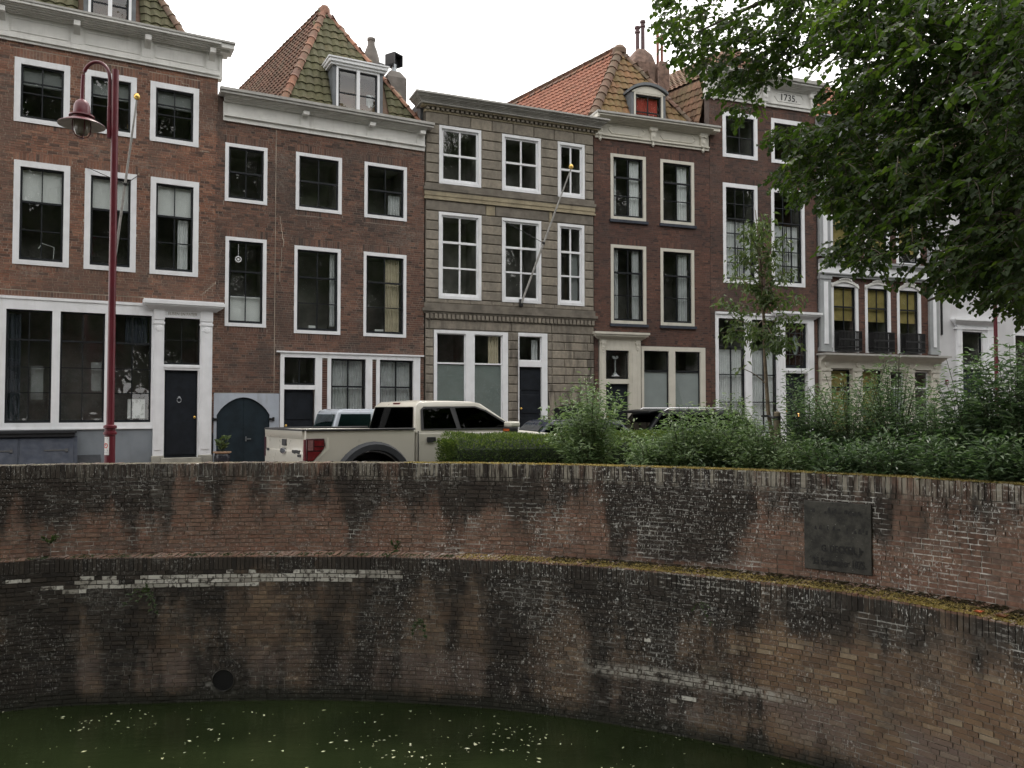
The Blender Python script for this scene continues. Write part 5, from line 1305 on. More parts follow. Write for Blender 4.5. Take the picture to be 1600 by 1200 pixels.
st = MB(); stack(st, 0, Ln, [(9.15, 9.5, .1), (11.5, 11.9, .1)] + cyma(11.9, 12.15, .12, .4), ends=False); st.build('cornice', 'grey_paint', h)
sf = MB(); stack(sf, .02, Ln - .02, [(3.26, 3.52, .12)] + cyma(3.52, 3.66, .14, .36) + [(3.66, 3.7, .4)], ends=False)
for a, b in ((.05, .46), (1.42, 1.84), (2.82, 3.12), (3.88, 4.26), (5.05, 5.46)):
    sf.box(a, b, -.12, .1, .4, 3.26); sf.box(a - .03, b + .03, -.16, .1, 3.16, 3.22); sf.box(a - .02, b + .02, -.15, .1, 2.85, 2.9); sf.box(a + .08, b - .08, -.135, -.12, .8, 2.75); sf.box(a + .04, b - .04, -.15, -.12, 2.95, 3.12)
    sf.lathe([(0, -.17), (.09, -.16), (.1, -.12)], ((a + b) / 2, 0, 3.4), 10, 0, 'y', False)
sf.build('shopfront', 'cream_paint', h)
ld = MB(); ld.box(-.08, Ln + .12, -.48, .05, 3.7, 3.77); ld.build('balcony_ledge', 'gutter_grey', h)
for k, (a, b) in enumerate(((.46, 1.42), (1.84, 2.82), (3.12, 3.88), (4.26, 5.05))):
    window(h, a, b, .6, 3.24, 1, (.245,), 0, .02, .02, .1, frame='cream_paint', sash='black_paint' if k < 2 else 'white_paint', covers=[('blind', 'ochre_blind', 0, 1, 0, .9)] if k < 2 else ([('film', 'frosted_film', .4, 1, .28, 1)] if k == 2 else ()), name='shop_window', fat=.6)
b = MB(); b.box(0, Ln, .02, .3, 11.6, 12.2); b.build('eaves_wall', 'mortar_dark', h)
EL, ER, AP = Vector((.0, .4, 12.15)), Vector((5.4, .4, 12.15)), Vector((2.2, 2.4, 14.6)); r6 = loc_dir(6, RIDGE_AZ) * 8
tiled(6, h, 'roof', [EL, ER, AP], 'tile_orange', .26, .32, 0); tiled(6, h, 'roof_slope', [EL + r6, EL, AP, AP + r6], 'tile_orange', .26, .32, 0)
ridge(h, EL, AP, 'ridge_clay', .14)
sides(h, 6, Ln, 0, 12, 'mortar_dark', RIDGE_AZ)

# ------------------------------------------------------------------ house 7: white plastered
h, Ln = house(7, 'plastered_house', 'white plastered house at the right end of the row, mostly behind the lime tree')
WS = [(.95, 2.2, 6.55, 8.5), (3.9, 5.2, 6.4, 8.5), (6.0, 7.3, 6.4, 8.5), (.95, 2.2, 9.2, 10.6), (3.9, 5.2, 9.2, 10.6), (6.0, 7.3, 9.2, 10.6), (3.84, 5.2, 2.4, 4.8), (6.0, 7.3, 2.4, 4.8)]
ops = WS + [(1.0, 2.6, 0, 4.9)]
w = MB(); holes_grid(w, .02, Ln, 0, 11.4, ops, 0, .14); w.face([(.02, 0, 0), (.02, 0, 11.4), (.02, .3, 11.4), (.02, .3, 0)]); w.face([(Ln, 0, 11.4), (Ln, 0, 0), (Ln, .3, 0), (Ln, .3, 11.4)]); w.build('wall', 'house_plaster', h)
for k, q in enumerate(WS): window(h, *q, 2, (.33, .66), 0, .1, .1, .1, covers=[('curtain', 'lace_curtain', 0, .3, 0, 1)] if k % 2 else ())
ds = MB()
for a, b in ((.86, 1.12), (2.42, 2.72)): ds.box(a, b, -.08, .1, .5, 4.98); ds.box(a + .05, b - .05, -.1, -.08, 4.2, 4.32)
ds.box(1.12, 2.42, -.05, .1, 4.76, 4.98); ds.box(1.12, 2.42, -.05, .1, 3.34, 3.51); ds.box(2.2, 2.42, -.04, .1, .5, 4.76); stack(ds, .86, 2.72, [(4.84, 4.88, .1)] + cyma(4.98, 5.16, .06, .2) + [(5.16, 5.22, .24)])
ds.build('door_surround', 'white_paint', h)
window(h, 1.12, 2.2, 3.51, 4.76, 1, (), 9, 0, 0, 0, name='transom', sw=.05)
door(h, 1.12, 2.2, .6, 3.34, 'barn_green', [(.1, .9, .06, .45), (.1, .9, .52, .95)], knob=.9)
steps(h, 1.0, 2.3, .6, 3)
b = MB(); b.box(.13, .19, -.05, 0, 4.6, 6.0); b.build('wall_anchor', 'iron_black', h)
b = MB(); b.box(.31, .44, -.04, 0, 2.74, 2.92); bx = b.build('alarm_box', 'lamp_red', h, bev=.008)
b = MB(); b.box(.345, .405, -.044, -.04, 2.78, 2.86); b.build('alarm_face', 'paper_white', bx)
st = MB(); stack(st, .02, Ln, [(11.2, 11.4, .08)] + cyma(11.4, 11.6, .1, .35), ends=False, back=.3); st.build('cornice', 'cornice_paint', h)
tiled(7, h, 'roof', [(0, .3, 11.6), (Ln, .3, 11.6), (Ln, 3, 14.4), (0, 3, 14.4)], 'tile_brown', .3, .36, 0)
sides(h, 7, Ln, 0, 11.3, 'mortar_brown', RIDGE_AZ)

# flagpoles
def flagpole(i, label, base, tip, grip, arms):
    P, a, _ = HOUSES[i]; root = thing('flagpole', label, 'flagpole', (P[0], P[1], 0), R(90 - a))
    b = MB(); A, B = Vector(base), Vector(tip); b.tube([A, A + (B - A) * .5, B], [.033, .03, .02], 10); b.build('pole', 'old_wood_pole', root, True)
    b = MB(); d = (B - A).normalized(); b.lathe([(0, -.02), (.05, .0), (.075, .05), (.065, .1), (.03, .14), (0, .15)], tuple(B), 12); b.build('gold_finial', 'gold_ball', root, True)
    g = A + (B - A) * grip; b = MB(); b.tube([g - d * .03, g + d * .03], .045, 10)
    for q in arms: b.tube([g, q], .009, 6)
    b.build('bracket', 'iron_black', root)
    b = MB(); b.box(A.x - .05, A.x + .05, -.12, .0, A.z - .1, A.z + .12); b.build('socket', 'iron_black', root, bev=.008)
flagpole(1, 'bare flagpole with gold knob on the rust brick house, behind the lamp post', (3.0, -.1, 5.1), (3.4, -1.15, 9.08), .52, [(2.42, -.02, 7.62), (3.5, -.02, 7.55)])
flagpole(3, 'bare flagpole with gold knob leaning from the grey stone house', (3.02, -.1, 5.02), (4.2, -1.1, 8.98), .45, [(2.44, -.04, 7.5), (3.8, -.04, 6.98)])
# ------------------------------------------------------------------ street lamps
def street_lamp(label, p, sign):
    root = thing('street_lamp', label, 'street lamp', p, 0, 'red street lamps')
    b = MB(); b.lathe([(.12, 0), (.12, .12), (.086, .16), (.086, 1.36), (.108, 1.37), (.108, 1.41), (.088, 1.42), (.088, 1.47), (.108, 1.48), (.108, 1.52), (.064, 1.54), (.055, 7.72), (.055, 7.76), (0, 7.77)], n=20); b.build('pole', 'lamp_red', root, True)
    b = MB(); cx, r = -.335, .235; pts = [(-.098, 0, 6.65), (-.098, 0, 7.3), (-.1, 0, 7.5)]
    pts += [(cx + r * math.cos(a), 0, 7.6 + .3 * math.sin(a)) for a in [PI * k / 14 for k in range(15)]] + [(cx - r - .005, 0, 7.45), (cx - r - .01, 0, 7.2)]
    b.tube(pts, .03, 12); b.tube([(-.098, 0, 6.55), (-.098, 0, 7.1)], .036, 10); b.box(-.1, -.06, -.02, .02, 6.68, 6.75); b.box(-.1, -.06, -.02, .02, 7.05, 7.12)
    b.build('arm', 'lamp_red', root, True)
    hx = cx - r - .01
    b = MB(); b.lathe([(0.0, 7.24), (.05, 7.23), (.1, 7.19), (.13, 7.12), (.138, 7.0), (.14, 6.97), (.2, 6.95), (.205, 6.925), (.15, 6.92), (.14, 6.88), (.0, 6.88)], (hx, 0, 0), 24); b.build('lamp_hood', 'lamp_red', root, True)
    b = MB(); b.lathe([(.14, 6.885), (.24, 6.86), (.375, 6.785), (.38, 6.775)], (hx, 0, 0), 28, 0, 'z', False); b.lathe([(.38, 6.774), (.24, 6.842), (.14, 6.868)], (hx, 0, 0), 28, 1, 'z', False); sh_ = b.build('lamp_shade', ['lamp_red', 'lamp_under'], root, True)
    b = MB(); b.lathe([(.125, 6.87), (.13, 6.78), (.12, 6.68), (.09, 6.61), (0, 6.58)], (hx, 0, 0), 20); b.build('lamp_globe', 'lamp_globe', root, True)
    b = MB()
    for k in range(4):
        a = PI / 4 + k * PI / 2; b.tube([(hx + math.cos(a) * q, math.sin(a) * q, z) for q, z in ((.145, 6.86), (.152, 6.76), (.14, 6.65), (.105, 6.585), (.03, 6.555))], .009, 6)
    b.lathe([(.045, 6.56), (.045, 6.545), (0, 6.545)], (hx, 0, 0), 10); b.build('globe_cage', 'lamp_red', root, True)
    if sign:
        b = MB(); n = 6; a0, a1 = R(-130), R(-72)
        for k in range(n):
            p0, p1 = a0 + (a1 - a0) * k / n, a0 + (a1 - a0) * (k + 1) / n
            b.prism([(.087 * math.cos(p0), .087 * math.sin(p0), 1.02), (.087 * math.cos(p1), .087 * math.sin(p1), 1.02), (.087 * math.cos(p1), .087 * math.sin(p1), 1.33), (.087 * math.cos(p0), .087 * math.sin(p0), 1.33)], (.004 * math.cos((p0 + p1) / 2), .004 * math.sin((p0 + p1) / 2), 0))
        s = b.build('notice', 'paper_white', root)
        ring = MB(); dot = MB(); bars = MB()
        on = lambda a, z, q=.0925: (q * math.cos(a), q * math.sin(a), z)
        am = R(-108)
        for k in range(16):
            t0, t1 = 2 * PI * k / 16, 2 * PI * (k + 1) / 16
            ring.face([on(am + .42 * math.cos(t0), 1.18 + .045 * math.sin(t0)), on(am + .42 * math.cos(t1), 1.18 + .045 * math.sin(t1)), on(am + .28 * math.cos(t1), 1.18 + .03 * math.sin(t1)), on(am + .28 * math.cos(t0), 1.18 + .03 * math.sin(t0))])
        ring.build('print', 'print_red', s)
        for (z, h_, e) in ((1.295, .012, .7), (1.09, .012, .75), (1.06, .009, .6), (1.175, .03, .18)): bars.face([on(am - .35 * e, z), on(am + .5 * e, z), on(am + .5 * e, z + h_), on(am - .35 * e, z + h_)])
        bars.build('print', 'print_dark', s)
lp = at(172.5, 640, 14.2); street_lamp('crimson street lamp with arched arm and bell shade, white notice on its base', (lp.x, lp.y, 0), True)
lp = at(1558, 640, 27.2); street_lamp('crimson lamp post in front of the white plastered house, its top hidden by leaves', (lp.x, lp.y, 0), False)

# potted plant by the arched door
pp = at(347, 712, 20.55)
pr = thing('potted_plant', 'dark glazed pot with a small leafy plant beside the arched cellar door', 'plant pot', (pp.x, pp.y, .14)); zb = .0
stt = MB(); stt.box(-.25, .25, -.2, .25, -.0, .2); 
b = MB(); b.lathe([(.0, .2), (.12, .2), (.18, .3), (.2, .48), (.18, .56), (.17, .57), (.0, .55)], n=20); b.build('pot', 'pot_glaze', pr, True)
b = MB(); b.lathe([(.17, .565), (.22, .58), (.22, .61), (.17, .615), (.16, .57)], n=20, cap=False); b.build('pot_rim', 'pot_rim', pr, True)
b = MB(); b.lathe([(.13, 0), (.15, .19), (.13, .2), (0, .2)], n=14); b.build('pot_stand', 'stone_base', pr)
b = MB(); st = MB()
for k in range(7):
    d = Vector((random.uniform(-.8, .35), random.uniform(-.5, .5), 1)).normalized(); pts = [Vector((0, 0, .56)) + d * (.4 * j / 3) * random.uniform(.7, 1) for j in range(4)]; st.tube(pts, .006, 5)
    for j in range(6): b.leaf(pts[1 + j % 3], (d + Vector((random.uniform(-1, 1), random.uniform(-1, 1), random.uniform(-.2, .5)))).normalized(), Vector((0, -.5, 1)), .13, .1, random.uniform(.4, 1), broad=True)
b.build('foliage', 'young_leaf', pr); st.build('stem', 'twig', pr)

# ------------------------------------------------------------------ vehicles (local x forward, y to the driver's left, z up)
def wheel(root, x, y, r=.33, w=.22, rim=.22):
    s = -1 if y < 0 else 1; b = MB(); b.lathe([(rim, -w / 2), (r - .03, -w / 2), (r, -w / 2 + .04), (r, w / 2 - .04), (r - .03, w / 2), (rim, w / 2)], (x, y - s * w / 2, r), 28, 0, 'y'); o = b.build('wheel', 'rubber', root, True)
    b = MB(); b.lathe([(rim, 0), (rim - .03, s * -.03), (.06, s * -.02), (.05, s * .0), (0, s * .0)], (x, y - s * .01, r), 24, 0, 'y'); b.build('rim', 'alloy', o, True)
def gpoly(name, pts, mat, root, off=(0, 0, 0), th=.006):
    b = MB(); P = [Vector(p) + Vector(off) for p in pts]; n = (P[1] - P[0]).cross(P[2] - P[0]).normalized(); b.prism(P, n * th); return b.build(name, mat, root)

def pickup():
    az = 54; ex = Vector((math.sin(R(az)), math.cos(R(az)), 0)); ey = Vector((-ex.y, ex.x, 0)); o = Vector((-3.42, 13.62, 0)) + ey * .99
    t = thing('pickup_truck', 'champagne crew-cab pickup truck with red tail light, parked behind the wall', 'pickup truck', o, R(90 - az))
    ZR = 1.45
    def side(s):
        b = MB(); n = 14; pts = [(0, 0, .62), (.58, 0, .62)]
        pts += [(1.24 - .63 * math.cos(PI * k / n), 0, .46 + .63 * math.sin(PI * k / n)) for k in range(1, n)] + [(1.9, 0, .62), (2.06, 0, .62), (2.06, 0, ZR - .02), (0, 0, ZR)]
        rs = []
        for (yy, zz) in ((.96, 0), (.992, 0)): rs.append([(p[0], s * (yy - .03 * max(0, (p[2] - 1.1)) - .03 * max(0, .9 - p[2])), p[2]) for p in pts])
        b.rings([[(p[0], s * .82, p[2]) for p in pts]] + rs); return b.build('bed_side', 'truck_paint', t, bev=.012)
    for s in (-1, 1):
        d = side(s)
        b = MB(); b.box(.0, 2.06, s * .96 - .05, s * .96 + .03, ZR - .015, ZR + .02); b.build('bed_rail', 'trim_black', t, bev=.01)
        b = MB(); n = 16; A = lambda r, y: [(1.24 - r * math.cos(PI * (.02 + .96 * k / n)), y, .46 + r * math.sin(PI * (.02 + .96 * k / n))) for k in range(n + 1)]
        b.rings([A(.62, s * .98), A(.64, s * 1.06), A(.74, s * 1.075), A(.785, s * .985)], 0, .5, False, False); b.build('wheel_flare', 'flare_grey', t, True)
        b = MB(); n = 16; A2 = [(4.72 - .74 * math.cos(PI * k / n), s * 1.03, .46 + .74 * math.sin(PI * k / n)) for k in range(n + 1)]; b.rings([[(p[0], s * .95, p[2]) for p in A2], A2, [(4.72 + (p[0] - 4.72) * .85, p[1], .46 + (p[2] - .46) * .85) for p in A2]], 0, .5, False, False); b.build('wheel_flare', 'flare_grey', t, True)
        b = MB(); b.lathe([(.6, s * .5), (.6, s * .97)], (1.24, 0, .46), 28, 0, 'y', False); b.lathe([(.6, s * .5), (0, s * .5)], (1.24, 0, .46), 28, 0, 'y', False); b.build('wheel_well', 'trim_black', t)
        # tail light, wrapping the corner
        b = MB(); P = [(.0, 1.315), (.32, 1.315), (.34, 1.2), (.3, 1.12), (.12, .93), (.0, .93)]
        y0 = s * .975; b.prism([(x, y0, z) for x, z in P], (0, s * .03, 0)); tl = b.build('tail_light', 'tail_dark', t, bev=.008)
        for q, mt in ((((.03, 1.29), (.12, 1.29), (.12, 1.12), (.03, 1.12)), 'tail_clear'), (((.14, 1.28), (.3, 1.28), (.31, 1.19), (.14, 1.19)), 'tail_red'), (((.14, 1.17), (.31, 1.17), (.28, 1.12), (.14, 1.12)), 'tail_red'), (((.03, 1.1), (.26, 1.09), (.12, .95), (.03, .95)), 'tail_red')):
            b = MB(); b.prism([(x, y0 + s * .029, z) for x, z in q], (0, s * .006, 0)); b.build('lens', mt, tl)
        b = MB(); b.prism([(-.012, s * .9, .95), (-.012, s * .98, .95), (-.012, s * .98, 1.3), (-.012, s * .91, 1.3)], (.03, 0, 0)); b.build('lens', 'tail_red' if s < 0 else 'tail_dark', tl)
        b = MB(); b.prism([(.36, s * .99, 1.33), (.4, s * .99, 1.33), (.41, s * .985, 1.14), (.14, s * .98, .9), (.1, s * .98, .9), (.355, s * .985, 1.14)], (0, s * .012, 0)); b.build('light_bezel', 'truck_light_trim', t)
    b = MB(); b.box(.05, 2.0, -.83, .83, .75, .8); b.box(2.0, 2.06, -.84, .84, .75, ZR - .03); b.build('bed_floor', 'trim_black', t)
    b = MB(); b.rings([[(x, -.9, z) for x, z in P] for P in [[(.05, .78), (-.0, .78), (-.012, .95), (-.012, 1.08), (.006, 1.1), (.006, 1.3), (-.03, 1.36), (-.035, ZR - .01), (.05, ZR - .01)]]] + [[(x, .9, z) for x, z in [(.05, .78), (-.0, .78), (-.012, .95), (-.012, 1.08), (.006, 1.1), (.006, 1.3), (-.03, 1.36), (-.035, ZR - .01), (.05, ZR - .01)]]])
    tg = b.build('tailgate', 'truck_paint', t, bev=.008)
    b = MB(); b.box(-.04, .05, -.92, .92, ZR - .012, ZR + .015); b.build('tailgate_cap', 'trim_black', tg, bev=.006)
    b = MB(); b.box(-.012, .01, -.1, .1, 1.17, 1.285); b.build('tailgate_handle', 'trim_black', tg, bev=.02)
    b = MB(); b.rings([[(x, .13 * math.cos(2 * PI * k / 20) * q, 1.08 + .055 * math.sin(2 * PI * k / 20) * q) for k in range(20)] for x, q in ((-.01, 1), (-.03, 1), (-.032, .8))][::-1]); b.build('oval_emblem', 'chrome', tg, True)
    b = MB(); b.box(-.02, -.01, .72, .84, 1.055, 1.1); b.build('badge', 'trim_black', tg)
    b = MB()
    for k, (y0, w, z0, z1) in enumerate(((-.42, .07, 1.06, 1.11), (-.5, .06, 1.05, 1.11), (-.58, .07, 1.06, 1.115), (-.67, .08, 1.05, 1.11), (-.66, .06, 1.0, 1.04), (-.74, .07, 1.0, 1.045))): b.box(-.022, -.01, y0 - w, y0, z0, z1)
    b.build('badge', 'trim_black', tg)
    b = MB(); b.box(-.16, .05, -.98, .98, .5, .76); b.build('rear_bumper', 'flare_grey', t, bev=.04)
    # cab and nose
    Wd = .985
    body = [(x, s * y, z) for s in (-1, 1) for x, y, z in ((2.1, Wd - .04, .5), (2.1, Wd, .9), (2.1, Wd - .015, 1.4), (4.5, Wd - .015, 1.39), (5.7, Wd - .1, 1.28), (5.85, Wd - .2, 1.2), (5.88, Wd - .16, .6), (5.7, Wd - .06, .45), (4.4, Wd, .9))]
    hull('cab_body', body, 'truck_paint', t, .05)
    gh = [(x, s * y, z) for s in (-1, 1) for x, y, z in ((2.08, .97, 1.37), (2.16, .82, 1.87), (2.26, .78, 1.945), (2.9, .76, 1.965), (3.42, .76, 1.955), (3.62, .78, 1.915), (4.5, .95, 1.37))] + [(2.6, 0, 1.985), (3.3, 0, 1.98)]
    hull('cab_roof', gh, 'truck_paint', t, .045)
    ysd = lambda z: .972 - .165 * (z - 1.38) / .52
    for s in (-1, 1):
        def P(*xz): return [(x, s * (ysd(z) + .012), z) for x, z in (xz if s > 0 else xz[::-1])]
        gpoly('window_surround', P((2.2, 1.43), (2.25, 1.8), (2.32, 1.855), (3.46, 1.865), (3.7, 1.79), (4.36, 1.43)), 'trim_black', t, (0, 0, 0), .004)
        gpoly('rear_side_window', [(p[0], p[1] + s * .005, p[2]) for p in P((2.26, 1.455), (2.3, 1.8), (2.36, 1.82), (2.88, 1.83), (2.96, 1.455))], 'tint_glass', t)
        gpoly('side_window', [(p[0], p[1] + s * .005, p[2]) for p in P((3.06, 1.455), (3.0, 1.83), (3.44, 1.84), (3.66, 1.77), (4.22, 1.455))], 'tint_glass', t)
        b = MB(); b.box(2.95, 2.985, s * .955 - .02, s * .955 + .03, 1.41, 1.43); 
        for x in (2.12, 2.98, 4.2): b = MB(); b.box(x, x + .014, s * Wd - .012, s * Wd + .004, .6, 1.41); b.build('door_seam', 'trim_black', t)
        for x in (2.3, 3.15): b = MB(); b.box(x, x + .19, s * (Wd) - .01, s * (Wd + .03), 1.2, 1.3); b.build('door_handle', 'trim_black', t, bev=.02)
        b = MB(); b.box(3.98, 4.16, s * 1.0, s * 1.3, 1.36, 1.47); m_ = b.build('mirror', 'trim_black', t, bev=.03)
        b = MB(); b.box(3.985, 4.2, s * 1.04, s * 1.305, 1.46, 1.57); b.build('mirror_cap', 'truck_light_trim', m_, bev=.035)
        b = MB(); b.box(3.968, 3.985, s * 1.06, s * 1.25, 1.385, 1.43); b.build('mirror_reflection', 'amber', m_)  # orange reflection in the mirror, put in as a coloured plate
        for x in (1.24, 4.72): wheel(t, x, s * .98, .46, .3, .25)
    gpoly('rear_window', [(2.085, -.88, 1.42), (2.085, .88, 1.42), (2.165, .76, 1.85), (2.165, -.76, 1.85)][::-1], 'tint_glass', t, (-.02, 0, 0))
    gpoly('windscreen', [(4.46, -.86, 1.42), (4.46, .86, 1.42), (3.56, .7, 1.9), (3.56, -.7, 1.9)], 'tint_glass', t, (.02, 0, .01))
    b = MB(); b.box(5.86, 5.92, -.7, .7, .75, 1.15); b.build('grille', 'trim_black', t, bev=.02)
    for s in (-1, 1): b = MB(); b.box(5.78, 5.9, s * .72, s * .9, .9, 1.15); b.build('headlight', 'chrome', t, bev=.03)
    b = MB(); b.box(2.2, 2.26, -.12, .12, 1.9, 1.93); b.build('brake_light', 'tail_red', t)
pickup()

def car(name, label, cat, loc, az, Ln, Wd, H, belt, rb, rr, rf, wbx, hood, paint, pillars, rails=False, boxy=0.0, spoiler=False, group=None):
    t = thing(name, label, cat, loc, R(90 - az), group); w = Wd / 2
    hull('body', [(x, s * y, z) for s in (-1, 1) for x, y, z in ((.12, w - .06, .3), (0, w - .1, .55), (.02, w - .06, belt), (.3, w, .75), (wbx, w - .02, belt - .01), (Ln - .25, w - .16, hood), (Ln, w - .3, .6), (Ln - .05, w - .2, .3), (Ln - .9, w, .7))], paint, t, .05)
    wt = w - .2 + boxy
    hull('roof', [(x, s * y, z) for s in (-1, 1) for x, y, z in ((rb, w - .07, belt - .03), (rr, wt, H - .07), (rr + .14, wt - .05, H - .015), (rf - .2, wt - .06, H - .01), (rf, wt - .01, H - .06), (wbx, w - .1, belt - .03))] + [((rr + rf) / 2, 0, H)], paint, t, .04)
    ysd = lambda z: (w - .07) - (w - .07 - wt) * (z - belt + .03) / (H - .07 - belt + .03)
    z0, z1 = belt + .03, H - .13; fr = lambda x0, x1, z: x0 + (x1 - x0) * (z - belt) / (H - .07 - belt)
    for s in (-1, 1):
        xs = [None] + list(pillars) + [None]
        for k in range(len(xs) - 1):
            a0 = fr(rb, rr, z0) + .09 if xs[k] is None else xs[k] + .03; a1 = fr(rb, rr, z1) + .09 if xs[k] is None else xs[k] + .03
            b0 = fr(wbx, rf, z0) - .1 if xs[k + 1] is None else xs[k + 1] - .03; b1 = fr(wbx, rf, z1) - .1 if xs[k + 1] is None else xs[k + 1] - .03
            P = [(a0, s * (ysd(z0) + .01), z0), (b0, s * (ysd(z0) + .01), z0), (b1, s * (ysd(z1) + .01), z1), (a1, s * (ysd(z1) + .01), z1)]
            gpoly('side_window', P if s < 0 else P[::-1], 'car_glass', t, (0, 0, 0), -.006)
        b = MB(); b.box(pillars[0] + .1, pillars[0] + .28, s * (w - .01), s * (w + .03), belt - .13, belt - .09); b.build('door_handle', 'trim_black', t, bev=.01)
        b = MB(); b.box(wbx - .42, wbx - .26, s * (w - .02), s * (w + .2), belt + .02, belt + .16); b.build('mirror', 'trim_black', t, bev=.03)
        for x in (.75, Ln - .8): wheel(t, x, s * (w - .01))
        b = MB(); b.box(-.0, .16, s * (w - .24), s * (w - .06), belt - .25, belt - .02); b.build('tail_light', 'tail_red', t, bev=.02)
        b = MB(); b.box(Ln - .4, Ln - .12, s * (w - .42), s * (w - .17), hood - .18, hood - .04); b.build('headlight', 'chrome', t, bev=.03)
        if rails:
            b = MB(); b.tube([(rr + .15, s * (wt - .06), H - .03), (rr + .3, s * (wt - .05), H + .04), (rf - .5, s * (wt - .05), H + .04), (rf - .3, s * (wt - .06), H - .02)], .017, 8); b.build('roof_rail', 'chrome', t, True)
    zz0, zz1 = belt + .05, H - .14
    gpoly('rear_window', [(fr(rb, rr, z) - .02, y, z) for y, z in ((-(w - .2), zz0), (-(wt - .1), zz1), (wt - .1, zz1), (w - .2, zz0))], 'car_glass', t)
    gpoly('windscreen', [(fr(wbx, rf, z) + .03, y, z) for y, z in ((w - .2, zz0), (wt - .1, zz1), (-(wt - .1), zz1), (-(w - .2), zz0))], 'car_glass', t)
    b = MB(); b.box(-.05, .1, -(w - .12), w - .12, .35, .58); b.build('bumper', 'trim_black', t, bev=.03)
    b = MB(); b.box(-.03, .0, -.26, .26, .72, .83); b.build('number_plate', 'paper_white', t)
    if spoiler: b = MB(); b.prism([(rr - .3, -(wt - .03), H - .1), (rr + .1, -(wt - .03), H - .02), (rr + .1, -(wt - .03), H + .01), (rr - .3, -(wt - .03), H - .04)], (0, 2 * (wt - .03), 0)); b.build('spoiler', paint, t, bev=.015)
    b = MB(); b.box(rb + .5, wbx - .6, -(w - .3), w - .3, .5, belt - .1)
    for x in (wbx - 1.0, wbx - 1.9):
        for s in (-1, 1): b.box(x - .12, x, s * .38 - .22, s * .38 + .22, .6, belt + .22)
    b.build('seats', 'seat_dark', t)
    return t
car('van', 'pale blue-silver van with upright rear window, half hidden behind the pickup truck', 'van', (-4.62, 19.3, 0), 60, 4.2, 1.75, 1.83, 1.12, .1, .28, 2.75, 3.3, 1.0, 'van_paint', (1.1, 2.05), False, .1)
car('hatchback', 'dark navy car showing its rear glass between the pickup truck and the shrub', 'car', (-.05, 19.4, 0), 68, 4.2, 1.75, 1.57, 1.0, .15, .7, 2.6, 3.25, .85, 'car_navy', (1.2, 2.15), False)
car('estate_car', 'black car with chrome roof rails and rear spoiler behind the hedge', 'car', (2.95, 21.6, 0), 70, 4.7, 1.85, 1.8, 1.12, .15, .65, 3.1, 3.8, 1.0, 'car_black', (1.25, 2.4), True, .03, True)

# ------------------------------------------------------------------ hedge, shrubs, young tree
ha, hb = at(700, 640, 14.25), at(1120, 640, 16.3); hd = (hb - ha); hL = hd.length; hd.normalize(); hn = Vector((hd.y, -hd.x, 0))
hg = thing('hedge', 'low clipped green hedge running between the wall and the parked cars', 'hedge', (ha.x, ha.y, 0), math.atan2(hd.y, hd.x))
prof = [(-.42, .6), (-.45, .95), (-.4, 1.15), (-.2, 1.3), (.05, 1.36), (.3, 1.34), (.42, 1.2), (.45, .6)]
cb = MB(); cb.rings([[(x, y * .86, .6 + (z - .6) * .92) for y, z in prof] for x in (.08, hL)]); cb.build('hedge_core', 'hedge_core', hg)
lb = MB(); cum = [0]
for p, q in zip(prof, prof[1:]): cum.append(cum[-1] + math.dist(p, q))
for k in range(26000):
    t = random.random() * cum[-1]; j = max(i for i in range(len(prof) - 1) if cum[i] <= t); f = (t - cum[j]) / (cum[j + 1] - cum[j]); y = prof[j][0] + (prof[j + 1][0] - prof[j][0]) * f; z = prof[j][1] + (prof[j + 1][1] - prof[j][1]) * f
    x = random.uniform(-.02, hL); ny, nz_ = prof[j + 1][1] - prof[j][1], -(prof[j + 1][0] - prof[j][0]); l = math.hypot(ny, nz_); N_ = Vector((0, -ny / l, -nz_ / l)) 
    wob = mnoise.noise(Vector((x * 1.6, y * 2, z * 2.5))) * .07; p = Vector((x, y, z)) + N_ * (wob - random.random() * .07 + .02)
    d = (N_ + Vector((random.uniform(-1, 1), random.uniform(-.8, .8), random.uniform(-.3, 1.1)))).normalized(); lb.leaf(p, d, Vector((random.uniform(-1, 1), random.uniform(-1, 1), 1)), random.uniform(.03, .06), .018, random.random() * .75 + .25 * (z > 1.12))  # leaves near the top get a paler tone: light on the hedge top, painted in
for k in range(2600):
    y, z = random.uniform(-.42, .4), random.uniform(.6, 1.28); p = Vector((random.uniform(-.1, .06), y, z)); d = Vector((-1, random.uniform(-.8, .8), random.uniform(-.3, 1))).normalized(); lb.leaf(p, d, Vector((random.random(), random.random(), 1)), .05, .02, random.random())
lb.build('foliage', 'hedge_leaf', hg)

